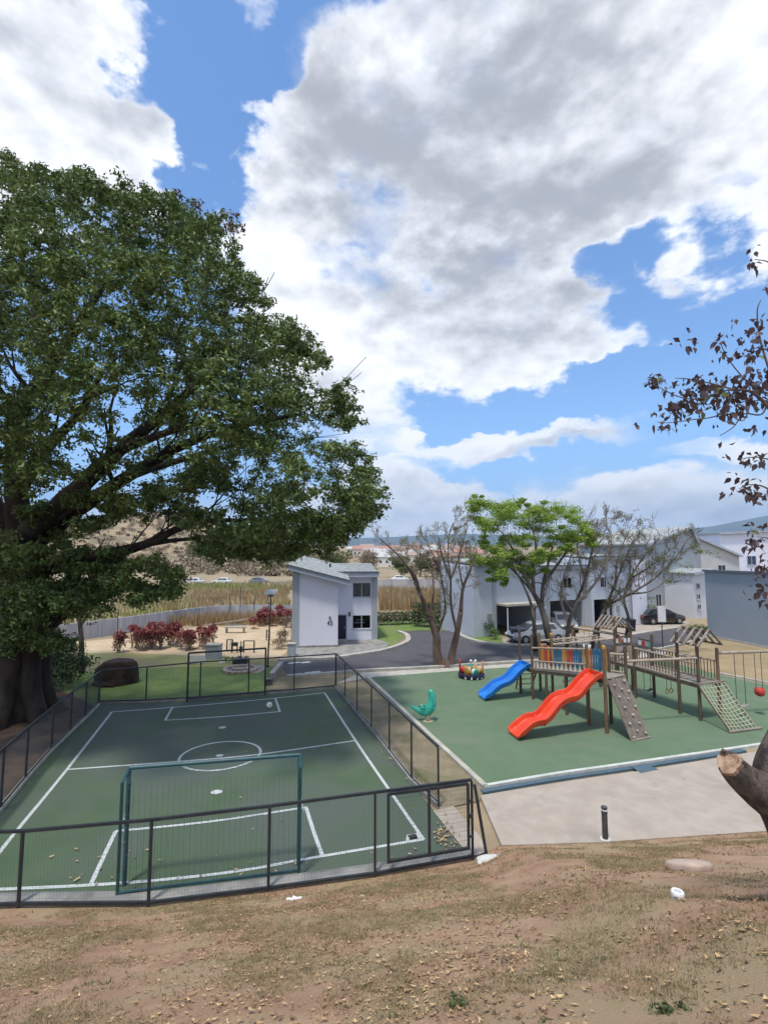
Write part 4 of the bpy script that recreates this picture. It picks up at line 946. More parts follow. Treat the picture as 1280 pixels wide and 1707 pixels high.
# mountains
def ridge(name, Yd, pts, col, depth):
    mb = MB(); P2 = catmull([P(px, py, Yd) for px, py in pts], 8)
    rows = []
    for k in range(7):
        f = k/6; row = []
        for i, p in enumerate(P2):
            zb = terrain(p.x, Yd-depth)-2; w = f**1.4
            z = zb+(p.z-zb)*w; z += (1-f)*f*.35*(p.z-zb)*mnoise.noise(Vector((p.x/depth*3.2, f*3, Yd*.001)))
            row.append((p.x, Yd-depth*(1-f), z))
        rows.append(row)
    mb.loft(rows, closed=False, caps=False); mb.build(name, mat(name+'_forest', *col, scale=.002, rough=1, detail=8), smooth=True)['kind'] = 'structure'
ridge('mountains', 9000, [(-900, 880), (-300, 884), (100, 880), (400, 900), (600, 897), (700, 893), (780, 890), (900, 894), (1000, 890), (1100, 886), (1180, 878), (1240, 867), (1310, 858), (1500, 862), (2000, 880), (2600, 890)], ((.05, .07, .04), (.09, .10, .06)), 3500)

# ------------------------------------------------------------------ air
mb = MB(); mb.box((0, 0, 548), (26000, 26000, 1104)); hz = mb.build('haze', None); hz['kind'] = 'stuff'
hm = bpy.data.materials.new('haze_air'); hm.use_nodes = True; w = NT(hm.node_tree); w.n.remove(w.n['Principled BSDF'])
pv = w.new('ShaderNodeVolumePrincipled'); pv.inputs['Color'].default_value = (.52, .73, 1.0, 1); pv.inputs['Density'].default_value = 1.05e-4; pv.inputs['Anisotropy'].default_value = .2
w.l.new(pv.outputs[0], w.n['Material Output'].inputs['Volume']); hz.data.materials.append(hm)

# ------------------------------------------------------------------ trees
def limb(mb, pts, r0, r1, n=9, sm=5, rough=.12):
    c = catmull(pts, sm); k = len(c); mb.tube(c, [r0+(r1-r0)*(i/(k-1))**.8 for i in range(k)], n, rough=rough); return c
def sprout(mb, base, r, d, L, levels, tips, spread=.7, up=.15, kids=(2, 4), n=5, bend=.25, rmin=.008):
    """one branch and its own branches, tapering to twigs"""
    k = 5 if levels else 3; pts = [Vector(base)]; d = Vector(d).normalized()
    for i in range(k):
        d = (d+Vector((random.gauss(0, bend), random.gauss(0, bend), random.gauss(0, bend)))*.45+UP*up*.3).normalized(); pts.append(pts[-1]+d*L/k)
    rs = [max(rmin*.7, r*(1-.62*i/k)) for i in range(k+1)]; mb.tube(pts, rs, n if r > .02 else (4 if levels else 3), caps=False)
    if levels == 0: tips.append((pts[-1], d)); tips.append((pts[-3], d)); return
    for _ in range(random.randint(*kids)):
        i = random.randint(2, k); q = pts[i]; a = Vector((random.gauss(0, 1), random.gauss(0, 1), random.gauss(0, 1))).normalized()
        dd = (d+a*spread+UP*up).normalized(); sprout(mb, q, max(rmin, rs[i]*.72), dd, L*random.uniform(.55, .8), levels-1, tips, spread, up, kids, n, bend, rmin)
    sprout(mb, pts[-1], rs[-1], d, L*.7, levels-1, tips, spread, up, kids, n, bend, rmin)
def PY(px, py, Y): return P(px, py, Y)

# --- the bare twin-stemmed tree between road and playground
def bare_tree():
    base = G(742, 1111); Y = base.y; t = thing('bare_tree', 'leafless tree with two reddish stems in front of the road', 'tree', base)
    a = [PY(732, 1113, Y), PY(728, 1085, Y), PY(727, 1060, Y-.1), PY(716, 1028, Y-.2), PY(700, 990, Y-.3), PY(685, 955, Y-.5), PY(660, 922, Y-.8), PY(632, 898, Y-1)]
    b = [PY(750, 1113, Y), PY(755, 1085, Y+.1), PY(762, 1055, Y+.2), PY(768, 1020, Y+.3), PY(772, 980, Y+.4), PY(786, 945, Y+.5), PY(795, 915, Y+.6)]
    mb = MB(); limb(mb, a[:4], .30, .17, 12); mb.lathe(base-UP*.1, [(.46, 0), (.36, .15), (.30, .35), (.2, .5)], 12); st1 = mb.build('trunk', M['bark2'], t, smooth=True)
    mb = MB(); limb(mb, b[:4], .24, .14, 12); mb.build('trunk', M['bark2'], t, smooth=True)
    tips = []; br = MB(); bl = MB(); lines = [(a[3:], .15, .025), (b[3:], .13, .025),
        ([PY(727, 1060, Y), PY(735, 1040, Y-.3), PY(742, 1015, Y-.5), PY(738, 975, Y-.6), PY(728, 940, Y-.7), PY(712, 905, Y-.9)], .09, .02),
        ([PY(716, 1028, Y-.2), PY(722, 990, Y+.4), PY(718, 950, Y+.7), PY(690, 915, Y+.9)], .10, .02),
        ([PY(762, 1055, Y+.2), PY(752, 1010, Y), PY(751, 965, Y-.2), PY(747, 930, Y-.3), PY(748, 895, Y-.2), PY(755, 872, Y-.1)], .09, .02),
        ([PY(751, 965, Y-.2), PY(738, 930, Y-.8), PY(730, 895, Y-1.3)], .08, .02), ([PY(700, 990, Y-.3), PY(692, 960, Y-1), PY(668, 935, Y-1.6)], .08, .02),
        ([PY(751, 965, Y-.2), PY(765, 930, Y), PY(778, 880, Y+.2)], .07, .02), ([PY(772, 980, Y+.4), PY(765, 940, Y+1), PY(770, 890, Y+1.2)], .07, .02)]
    for pts, r0, r1 in lines:
        c = limb(bl, pts, r0, r1, 8)
        for i in range(4, len(c), 1):
            r = r0+(r1-r0)*(i/(len(c)-1)); d = (c[min(i+1, len(c)-1)]-c[i-1]).normalized()
            if random.random() < .75:
                dd = d*.6+Vector((random.gauss(0, .7), random.gauss(0, .7), .25)); sprout(br, c[i], max(.016, r*.36), dd, random.uniform(.36, .62), 3, tips, .75, .10, (2, 3), 5, .28, .009)
    bl.build('limbs', M['bark2'], t, smooth=True); br.build('branches', M['twig'], t, smooth=True)
    tp = [p for p, d in tips if random.random() < .06]
    leaf_cloud('sparse_leaves', [tuple(p) for p in tp], [.14]*len(tp), 7, .09, M['olive'], t, seed=5)
bare_tree()
# --- tree with the lime green crown and its leafless neighbours
def crown_tree(label, stems, leaf, crown, seed, bark='bark3', per=150, lsize=.13, rad=(.45, .8), levels=2, sparse=.1, bl=(.8, 1.3), nm='tree', dens=.7, kids=(1, 2)):
    base = stems[0][0][0]; t = thing(nm, label, 'tree', gz(base, 0)); tips = []; tr = MB(); br = MB()
    for k, (pts, r0, r1) in enumerate(stems):
        mb_ = tr if k == 0 or pts[0].z < .2 else br
        c = limb(mb_, pts, r0, r1, 9)
        for i in range(len(c)//3, len(c), 1):
            r = r0+(r1-r0)*(i/(len(c)-1)); d = (c[min(i+1, len(c)-1)]-c[i-1]).normalized()
            if random.random() < dens:
                dd = d*.5+Vector((random.gauss(0, .7), random.gauss(0, .7), .35)); sprout(br, c[i], max(.014, r*.42), dd, random.uniform(*bl), levels, tips, .75, .10, kids, 5, .28, .010)
    tr.build('trunk', M[bark], t, smooth=True); br.build('branches', M['twig' if leaf is None else bark], t, smooth=True)
    if crown: leaf_cloud('crown', [tuple(p) for p, r in crown], [r for p, r in crown], per, lsize, M[leaf], t, flat=.62, up=.7, seed=seed, aspect=.5, shell=.1)
    if sparse:
        tp = [p for p, d in tips if random.random() < sparse]
        if tp: leaf_cloud('sparse_leaves', [tuple(p) for p in tp], [.22]*len(tp), 12, .10, M['olive'], t, seed=seed+1)
    return t
Y = 31.0
S = [([G(920, 1086), PY(912, 1050, Y), PY(903, 1015, Y), PY(890, 990, Y-.2), PY(875, 960, Y-.4), PY(860, 925, Y-.7), PY(835, 885, Y-1)], .28, .04),
     ([G(893, 1084), PY(890, 1040, Y-.6), PY(886, 1010, Y-.7), PY(872, 975, Y-.9), PY(855, 945, Y-1.2)], .17, .03),
     ([PY(903, 1015, Y), PY(905, 975, Y+.4), PY(915, 935, Y+.7), PY(925, 890, Y+.9)], .16, .03), ([PY(890, 990, Y-.2), PY(888, 950, Y-.6), PY(893, 905, Y-.8), PY(880, 865, Y-.9)], .13, .03),
     ([PY(905, 975, Y+.4), PY(930, 940, Y+.2), PY(955, 905, Y), PY(970, 880, Y)], .12, .03), ([PY(903, 1015, Y), PY(885, 985, Y+1.2), PY(845, 940, Y+1.8), PY(815, 915, Y+2)], .10, .03)]
cr = []
rg = np.random.default_rng(31)
OUT = [(800, 850, 30), (825, 845, 28), (855, 848, 30), (885, 850, 30), (915, 858, 28), (945, 865, 26), (968, 880, 22), (985, 893, 16), (830, 870, 30), (865, 872, 34), (905, 880, 32), (940, 890, 26), (812, 880, 24), (845, 900, 22), (880, 905, 24), (925, 908, 20), (955, 905, 18), (830, 925, 26), (860, 925, 20), (895, 930, 18), (812, 945, 20), (845, 950, 20), (875, 955, 14), (910, 925, 16), (800, 905, 16), (826, 958, 14), (795, 868, 16), (792, 838, 10), (812, 836, 10), (868, 838, 10), (905, 842, 10), (975, 905, 14), (940, 925, 14), (800, 935, 14), (838, 968, 10), (862, 945, 14), (912, 945, 12)]
for px, py, rp in OUT:
    for _ in range(5):
        yy = Y+rg.uniform(-1.9, 1.9); cr.append((PY(px+rg.uniform(-14, 14), py+rg.uniform(-12, 10), yy), rp/FPX*Y*rg.uniform(.35, .85)))
crown_tree('tree with a wide bright lime green crown standing behind the playground', S, 'lime', cr, 33, per=400, lsize=.125, sparse=.0, dens=.5)
S = [([G(945, 1086), PY(948, 1040, Y+.5), PY(960, 1005, Y+.5), PY(975, 965, Y+.3), PY(985, 925, Y), PY(992, 890, Y)], .17, .03),
     ([PY(948, 1040, Y+.5), PY(935, 1000, Y+1), PY(940, 960, Y+1.4), PY(955, 920, Y+1.6)], .12, .03), ([PY(960, 1005, Y+.5), PY(990, 975, Y), PY(1010, 940, Y-.4), PY(1020, 895, Y-.6)], .11, .03),
     ([PY(975, 965, Y+.3), PY(965, 930, Y+.8), PY(960, 890, Y+1)], .08, .025), ([PY(985, 925, Y), PY(1005, 895, Y+.6), PY(1012, 870, Y+.8)], .07, .02)]
crown_tree('leafless greyish tree right beside the lime green tree', S, None, None, 34, levels=3, sparse=.04, bl=(.5, .85), nm='bare_tree', dens=.95, kids=(2, 3))
S = [([G(985, 1084), PY(995, 1045, Y+.8), PY(1010, 1010, Y+.9), PY(1025, 975, Y+.8), PY(1040, 935, Y+.6), PY(1055, 900, Y+.5)], .16, .03),
     ([G(1040, 1072), PY(1048, 1035, Y+2), PY(1040, 1000, Y+2), PY(1050, 965, Y+2), PY(1075, 925, Y+2), PY(1100, 895, Y+2)], .13, .03), ([PY(1010, 1010, Y+.9), PY(1050, 990, Y+.4), PY(1090, 965, Y+.1), PY(1125, 930, Y), PY(1145, 900, Y)], .10, .02),
     ([PY(1050, 965, Y+2), PY(1090, 940, Y+2.5), PY(1130, 905, Y+2.8)], .08, .02), ([PY(1025, 975, Y+.8), PY(1030, 930, Y+1.3), PY(1050, 880, Y+1.6)], .08, .02), ([PY(1050, 990, Y+.4), PY(1085, 985, Y+.8), PY(1120, 960, Y+1.2)], .07, .02)]
cr = [(PY(px+rg.uniform(-8, 8), py+rg.uniform(-8, 8), Y+rg.uniform(-.5, 1)), rg.uniform(.28, .55)) for px, py in ((1125, 930), (1140, 945), (1110, 955), (1160, 925), (1150, 905), (1135, 965), (1120, 975), (1170, 915), (1185, 930), (1100, 925), (1090, 1000), (1080, 1015))]
crown_tree('sprawling leafless tree with a few pale green tufts in front of the dark car', S, 'olive', cr, 35, per=60, lsize=.12, levels=3, sparse=.04, bl=(.5, .85), nm='bare_tree', dens=.95, kids=(2, 3))

# --- the great fig
def fig():
    base = G(22, 1196); Y = base.y; t = thing('fig_tree', 'huge dark spreading fig tree at the left beside the court', 'tree', base)
    tr = MB()
    limb(tr, [base+Vector((-.2, .1, -.3)), PY(12, 1130, Y), PY(15, 1050, Y), PY(24, 960, Y), PY(32, 890, Y)], 1.2, .75, 18, 6, .25)
    for ang, r in ((-.3, .5), (.5, .55), (1.5, .45), (2.5, .5), (3.6, .5), (-1.3, .5)):
        d = Vector((math.cos(ang), math.sin(ang), 0)); limb(tr, [base+d*1.6-UP*.3, base+d*1.05+UP*.45, base+d*.75+UP*1.8, base+d*.6+UP*4.2], r*.62, r*.8, 9, 5, .3)
    tr.build('trunk', M['bark'], t, smooth=True)
    L = [([PY(35, 900, Y), PY(28, 830, Y-.4), PY(25, 750, Y-.8), PY(38, 680, Y-1.0), PY(85, 610, Y-1), PY(130, 540, Y-.8), PY(190, 450, Y-.5)], .52, .10),
         ([PY(30, 900, Y), PY(80, 860, Y-.6), PY(140, 805, Y-1.2), PY(200, 750, Y-1.6), PY(260, 700, Y-1.8), PY(330, 640, Y-1.6), PY(400, 580, Y-1)], .50, .08),
         ([PY(40, 920, Y), PY(130, 850, Y+.4), PY(220, 790, Y+.2), PY(310, 740, Y-.2), PY(400, 710, Y-.4), PY(500, 690, Y-.2)], .40, .07),
         ([PY(40, 960, Y), PY(150, 930, Y-.8), PY(240, 908, Y-1.0), PY(300, 880, Y-.8), PY(350, 868, Y-.5), PY(430, 866, Y-.2), PY(520, 850, Y)], .25, .04),
         ([PY(30, 1120, Y), PY(70, 1060, Y-.5), PY(110, 1010, Y-.6), PY(160, 960, Y-.6), PY(210, 920, Y-.4)], .40, .10),
         ([PY(220, 790, Y+.2), PY(290, 770, Y+2.0), PY(380, 745, Y+3.2), PY(460, 740, Y+3.8)], .22, .05), ([PY(200, 750, Y-1.6), PY(280, 720, Y-3.5), PY(380, 690, Y-4.6)], .22, .05),
         ([PY(85, 610, Y-1), PY(60, 540, Y+.6), PY(50, 450, Y+1.5)], .25, .06), ([PY(20, 900, Y), PY(-80, 820, Y+.3), PY(-190, 720, Y+.4), PY(-320, 640, Y+.5)], .5, .1), ([PY(10, 880, Y), PY(-60, 760, Y-1), PY(-110, 620, Y-1.6), PY(-140, 480, Y-1)], .45, .1),
         ([PY(28, 830, Y-.4), PY(70, 760, Y-2.4), PY(130, 690, Y-4.2), PY(170, 620, Y-5.2)], .26, .06), ([PY(350, 868, Y-.5), PY(420, 890, Y+1), PY(480, 900, Y+1.8)], .12, .04), ([PY(240, 908, Y-1.0), PY(300, 900, Y+1.2), PY(380, 895, Y+2.6)], .14, .04)]
    tips = []
    for pts, r0, r1 in L:
        br = MB(); c = limb(br, pts, r0, r1, 10, 6, .15)
        for i in range(len(c)//3, len(c), 4):
            d = (c[min(i+1, len(c)-1)]-c[i-1]).normalized(); r = r0+(r1-r0)*i/len(c)
            sprout(br, c[i], max(.03, r*.4), d*.6+Vector((random.gauss(0, .6), random.gauss(0, .6), .3)), random.uniform(1.4, 2.4), 1, tips, .7, .2, (1, 2), 6, .25, .02)
        br.build('limb', M['bark'], t, smooth=True)
    # crown outline in the photograph, filled in depth like the dome it is
    O = [(-560, 860), (-540, 650), (-450, 480), (-300, 350), (-150, 285), (0, 268), (100, 284), (180, 300), (250, 322), (330, 350), (380, 378), (392, 440), (428, 476), (478, 530), (548, 606), (588, 694), (606, 742), (624, 810), (640, 866), (596, 886), (556, 922), (482, 938), (402, 932), (350, 934), (330, 892), (276, 868), (150, 860), (-100, 870), (-300, 900)]
    Pn = np.array(O, float); rg = np.random.default_rng(77)
    def inside(q):
        c = False; j = len(Pn)-1
        for i in range(len(Pn)):
            if (Pn[i, 1] > q[1]) != (Pn[j, 1] > q[1]) and q[0] < (Pn[j, 0]-Pn[i, 0])*(q[1]-Pn[i, 1])/(Pn[j, 1]-Pn[i, 1])+Pn[i, 0]: c = not c
            j = i
        return c
    def edge(q):
        best = 1e9
        for i in range(len(Pn)):
            a, b = Pn[i], Pn[(i+1) % len(Pn)]; ab = b-a; tt = max(0, min(1, ((q-a)@ab)/(ab@ab))); best = min(best, np.linalg.norm(q-a-ab*tt))
        return best
    T = []; TR = []      # tufts of leaves
    def clump(c, r, n=9, tr=.34):
        for _ in range(n):
            d = rg.normal(size=3); d /= np.linalg.norm(d); d[2] = abs(d[2]) if rg.random() < .6 else d[2]
            T.append(tuple(np.array(c)+d*r*np.array([1, 1, .62])*rg.uniform(.45, 1.05))); TR.append(tr*rg.uniform(.7, 1.35))
    made = 0
    while made < 640:
        q = np.array([rg.uniform(-560, 650), rg.uniform(262, 945)])
        if not inside(q): continue
        e = edge(q)
        if e < 16: continue
        th = 7.5*math.sqrt(max(0, 1-(1-min(1, e/260))**2))
        f = rg.uniform(-1, 1); f = math.copysign(abs(f)**.45, f) if rg.random() < .8 else f
        hollow = -40 < q[0] < 330 and 640 < q[1] < 900
        if hollow and rg.random() < .45: continue
        if q[0] < -60 and rg.random() < .5: continue
        clump(tuple(PY(q[0], q[1], Y+f*th)), min(rg.uniform(.75, 1.3), max(.45, e/FPX*Y*.9))); made += 1
    for i in range(3, len(O)-3):                 # ragged outline
        a, b = Pn[i], Pn[i+1]
        for k in range(int(np.linalg.norm(b-a)/7)):
            q = a+(b-a)*rg.random()+rg.normal(0, 6, 2); inn = np.array([200, 620])-q; q = q+inn/np.linalg.norm(inn)*abs(rg.normal(8, 9))
            clump(tuple(PY(q[0], q[1], Y+rg.normal(0, 1.6))), .3, 2, .27)
    for px, py, rp in ((500, 900, 30), (440, 912, 30), (380, 915, 26), (540, 900, 26), (410, 922, 16), (480, 922, 18), (360, 920, 16), (595, 870, 22), (560, 890, 20), (520, 870, 30), (580, 840, 30), (460, 880, 30), (600, 800, 24), (420, 890, 24),
                       (60, 965, 46), (120, 960, 42), (180, 955, 38), (240, 952, 30), (280, 965, 22), (150, 990, 38), (90, 1000, 42), (210, 985, 30), (260, 990, 18), (20, 990, 44), (40, 930, 40), (110, 925, 36), (-30, 960, 44), (290, 985, 14), (230, 1005, 16), (60, 1035, 30), (120, 1020, 26), (20, 1060, 26), (180, 925, 26), (90, 895, 34), (150, 880, 30), (200, 850, 26), (60, 860, 30), (260, 830, 26), (130, 830, 26), (30, 1000, 46), (70, 1000, 44), (110, 985, 40), (10, 950, 46), (60, 930, 40), (20, 1040, 40), (160, 960, 36), (200, 965, 34), (0, 900, 40), (90, 1040, 26), (140, 1010, 28), (20, 1075, 36), (60, 1065, 30), (95, 1070, 22), (-20, 1060, 40), (15, 1110, 26), (50, 1020, 44), (100, 1015, 36), (170, 1000, 26), (60, 980, 44), (20, 920, 40), (130, 935, 34)):
        for _ in range(3): clump(tuple(PY(px+rg.uniform(-8, 8), py+rg.uniform(-8, 8), Y+rg.uniform(-2.6, 1.2))), rp/FPX*Y*rg.uniform(.8, 1.0), 8, .32)
    leaf_cloud('crown', T, TR, 42, .175, M['figleaf'], t, flat=.8, up=.55, seed=78, aspect=.42, droop=.3, shell=.15)
    cb = [tuple(PY(px, py, Y+rg.uniform(-1, 1))) for px, py in ((385, 365), (375, 378), (395, 385), (330, 345), (300, 328), (425, 475), (590, 655), (540, 600))]
    leaf_cloud('browned_leaves', cb, [.42]*len(cb), 40, .2, M['figbrown'], t, seed=79, aspect=.42)
    # ivy-like pale shoot on the main fork
    cb = [tuple(PY(px, py, Y-2.2)) for px, py in ((20, 690), (40, 735), (62, 738), (8, 720))]
    stuff(leaf_cloud('pale_shoots', cb, [.38]*4, 45, .2, M['olive'], t, seed=80))
fig()
def small_tree():
    base = G(136, 1122); Y = base.y; t = thing('young_tree', 'slim young tree under the fig beside the dark boulder', 'tree', base)
    mb = MB(); limb(mb, [base-UP*.1, PY(136, 1080, Y), PY(134, 1045, Y), PY(128, 1010, Y)], .17, .09, 9); limb(mb, [PY(134, 1045, Y), PY(150, 1020, Y), PY(165, 1000, Y)], .07, .03, 7); mb.build('trunk', M['bark3'], t, smooth=True)
    c = [tuple(PY(px, py, Y+d)) for px, py, d in ((120, 1015, 0), (140, 1005, .4), (160, 1005, -.3), (105, 1030, .2), (170, 1020, .3), (85, 1025, -.4), (150, 1030, -.3))]
    leaf_cloud('crown', c, [.6]*7, 150, .18, M['figleaf'], t, seed=81)
small_tree()

# --- the pruned tree on the bank at the right edge
def pruned_tree():
    Y = 4.4
    b0 = PY(1378, 1520, Y); b0.z = bank_h(b0.x, b0.y); t = thing('pruned_tree', 'near tree at the right edge with a sawn limb and purple leaves', 'tree', b0)
    tr = MB(); limb(tr, [b0-UP*.15, PY(1362, 1470, Y), PY(1340, 1400, Y), PY(1308, 1345, Y)], .25, .19, 16, 10, .30)
    limb(tr, [PY(1325, 1390, Y), PY(1298, 1342, Y), PY(1264, 1315, Y-.03), PY(1240, 1298, Y-.05), PY(1219, 1276, Y-.08)], .20, .098, 20, 14, .24)
    limb(tr, [PY(1318, 1370, Y), PY(1292, 1305, Y+.03), PY(1304, 1245, Y+.05), PY(1345, 1170, Y+.1), PY(1400, 1050, Y+.1), PY(1440, 900, Y), PY(1430, 720, Y-.1), PY(1400, 520, Y-.1), PY(1410, 300, Y)], .19, .02, 16, 12, .28)
    tr.build('trunk', M['bark4'], t, smooth=True)
    # sawn face with its torn rim
    c = PY(1216, 1273, Y-.085); ax = (PY(1212, 1269, Y-.1)-PY(1240, 1298, Y-.05)).normalized(); x, y, _ = frame(ax)
    mb = MB(); rings = [[c+ax*h+(x*math.cos(a)+y*math.sin(a))*(r*(1+.10*math.sin(3*a+1)+.06*math.sin(7*a))) for a in np.linspace(0, 2*math.pi, 25)[:-1]] for h, r in ((-.02, .097), (.016, .098), (.018, .090), (.008, .05), (.014, .01))]
    mb.loft(rings); mb.build('sawn_face', M['cutwood'], t)
    mb = MB()
    for a, h in ((.6, .07), (.9, .11), (1.3, .05), (2.6, .03)):
        q = c+(x*math.cos(a)+y*math.sin(a))*.09; mb.beam(q-ax*.05, q+ax*h*.5, .035, .02)
    mb.build('torn_splinters', M['bark4'], t)
    # boughs overhead, coming back into view
    fork = PY(1440, 900, Y); br = MB(); tips = []
    BL = [[fork, PY(1340, 760, Y), PY(1290, 690, Y-.1), PY(1255, 655, Y-.15), PY(1225, 650, Y-.2), PY(1195, 655, Y-.2), PY(1155, 680, Y-.2)],
          [PY(1225, 650, Y-.2), PY(1190, 640, Y-.1), PY(1150, 632, Y-.1), PY(1125, 630, Y-.1)], [fork, PY(1330, 720, Y+.1), PY(1290, 660, Y+.15), PY(1270, 690, Y+.1), PY(1240, 690, Y+.1), PY(1222, 712, Y+.1), PY(1200, 726, Y+.1)],
          [PY(1290, 640, Y), PY(1268, 570, Y), PY(1262, 520, Y), PY(1268, 500, Y)], [PY(1340, 760, Y), PY(1300, 480, Y), PY(1285, 440, Y), PY(1258, 432, Y)], [PY(1340, 760, Y), PY(1300, 768, Y), PY(1262, 762, Y), PY(1238, 764, Y)], [fork, PY(1310, 850, Y), PY(1280, 815, Y), PY(1250, 808, Y), PY(1232, 815, Y)],
          [PY(1195, 655, Y-.2), PY(1160, 665, Y-.2), PY(1128, 660, Y-.2), PY(1095, 643, Y-.2)], [PY(1290, 660, Y+.1), PY(1250, 640, Y+.1), PY(1215, 600, Y+.1), PY(1200, 570, Y+.1)], [fork, PY(1320, 930, Y+.1), PY(1285, 900, Y+.1), PY(1262, 895, Y+.1)], [PY(1320, 930, Y+.1), PY(1290, 985, Y+.1), PY(1268, 985, Y+.1)],
          [PY(1255, 655, Y-.15), PY(1240, 700, Y-.2), PY(1215, 690, Y-.25)], [PY(1225, 650, Y-.2), PY(1200, 690, Y-.2), PY(1150, 700, Y-.2), PY(1110, 705, Y-.2)]]
    for k, pts in enumerate(BL): limb(br, pts, (.026, .010, .013, .012, .012, .010, .012, .008, .009, .012, .010, .007, .008)[k], .0035, 6, 6, .1)
    br.build('boughs', M['bark3'], t, smooth=True)
    # leaves one by one: a few shared shapes, hung from the twigs
    shapes = []
    for k in range(6):
        L = 1.0; w = random.uniform(.52, .72); cup = random.uniform(.1, .3); vs = []; n = 7
        for i in range(n):
            f = i/(n-1); ww = w*.5*math.sin(math.pi*min(.97, f**.75+.03))*(1-.25*f); zz = -.18*f*f
            vs += [(-ww, f*L, zz+ww*cup), (0, f*L, zz), (ww, f*L, zz+ww*cup)]
        fs = [(3*i+a, 3*i+a+1, 3*i+a+4, 3*i+a+3) for i in range(n-1) for a in (0, 1)]
        me = bpy.data.meshes.new('leaf'); me.from_pydata(vs, [], fs); me.materials.append(M['purple'] if k < 5 else M['olive']); me.polygons.foreach_set('use_smooth', [True]*len(me.polygons)); me.update(); shapes.append(me)
    spots = []
    def grp(px, py, sx, sy, n):
        for _ in range(n): spots.append((px+random.gauss(0, sx), py+random.gauss(0, sy)))
    grp(1140, 665, 16, 12, 26); grp(1128, 690, 16, 10, 20); grp(1170, 640, 22, 10, 24); grp(1190, 665, 24, 14, 32); grp(1225, 650, 22, 16, 34); grp(1255, 640, 16, 22, 30); grp(1240, 590, 16, 14, 18); grp(1262, 560, 12, 22, 18); grp(1200, 575, 6, 10, 8); grp(1152, 575, 4, 8, 6); grp(1095, 636, 14, 4, 9); grp(1215, 690, 14, 10, 14); grp(1110, 710, 8, 8, 7); grp(1150, 595, 5, 8, 0)
    grp(1258, 432, 5, 8, 4); grp(1278, 478, 2, 4, 2); grp(1250, 765, 16, 5, 14); grp(1250, 818, 18, 10, 22); grp(1275, 640, 10, 40, 14); grp(1262, 900, 12, 14, 14); grp(1270, 940, 8, 14, 8); grp(1268, 985, 8, 12, 9); grp(1205, 720, 2, 2, 0); grp(1165, 715, 20, 4, 0)
    random.shuffle(spots); root = ORG[t.name]
    more = [tuple(PY(px+random.gauss(0, 7), py+random.gauss(0, 6), Y+random.gauss(-.05, .2))) for px, py in spots]
    stuff(leaf_cloud('small_leaves', more, [.05]*len(more), 2, .058, M['purple'], t, seed=171, aspect=.6, droop=1.2, up=.1))
    for px, py in spots[:296]:
        p = PY(px, py, Y+random.gauss(-.05, .22)); o = bpy.data.objects.new('leaf', random.choice(shapes[:5]*3+shapes[5:])); COL.objects.link(o); o.parent = t
        s = random.uniform(.052, .090); o.scale = (s, s, s); o.location = p-root
        o.rotation_euler = (R(-random.uniform(25, 105)), random.gauss(0, .5), random.uniform(0, 6.283))
pruned_tree()

# --- hedges, shrubs
def shrub(name, label, pts, rad, m, per, size, seed, cat='shrub', group=None, flat=.85, stems=True, up=.4, droop=0, aspect=.5):
    base = gz(sum((Vector(p) for p in pts), Vector())/len(pts), 0); t = thing(name, label, cat, base, group)
    rg = np.random.default_rng(seed); c = []; rr = []
    for p in pts:
        for _ in range(3): c.append((p[0]+rg.uniform(-.3, .3)*rad, p[1]+rg.uniform(-.3, .3)*rad, p[2]+rg.uniform(-.2, .2)*rad)); rr.append(rad*rg.uniform(.6, .95))
    leaf_cloud('foliage', c, rr, per, size, M[m], t, flat=flat, seed=seed, seat=.0, up=up, droop=droop, aspect=aspect)
    if stems:
        mb = MB()
        for p in pts:
            for _ in range(3): q = Vector(p)+Vector((rg.uniform(-.3, .3), rg.uniform(-.3, .3), .2)); mb.tube([gz(Vector(p), -.05), gz(Vector(p).lerp(q, .5), p[2]*.5), q], [.03, .024, .012], 5)
        mb.build('stems', M['twig'], t)
    return t
def hedge(label, a, b, h, w, seed):
    n = max(2, int((b-a).length/.55)); t = thing('hedge', label, 'hedge', a.lerp(b, .5), 'clipped hedges beside the road'); c = []; rr = []
    for k in range(n+1):
        p = a.lerp(b, k/n)
        for z in np.arange(.3, h, .45): c.append((p.x, p.y, z)); rr.append(w*.62)
    leaf_cloud('foliage', c, rr, 300, .13, M['hedge'], t, flat=.9, seed=seed, seat=.02)
    mb = MB(); [mb.tube([gz(a.lerp(b, k/n), -.05), gz(a.lerp(b, k/n), h*.6)], .03, 5) for k in range(n+1)]; mb.build('stems', M['twig'], t)
hedge('low dark clipped hedge right of the small house', G(630, 1042), G(692, 1040), 1.15, .9, 90)
hedge('dark clipped hedge behind the bare tree', G(696, 1044), G(752, 1047), 1.9, .95, 91)
hedge('tall dark clipped hedge against the terrace corner', G(756, 1048), G(789, 1050), 2.0, .9, 92)
shrub('shrub', 'round grey green shrub at the corner of the terrace', [gz(G(808, 1060), .6), gz(G(818, 1061), .5)], .75, 'hedge', 120, .11, 93)
shrub('shrub', 'small bright green bush by the kerb left of the carport', [gz(G(825, 1066), .4)], .55, 'bush', 160, .10, 94)
shrub('shrub', 'yellow green clipped bush at the foot of the slate blue wall', [gz(G(1152, 1056), .3), gz(G(1164, 1057), .35), gz(G(1174, 1058), .3)], .6, 'bush', 140, .11, 95)
rg = np.random.default_rng(5)
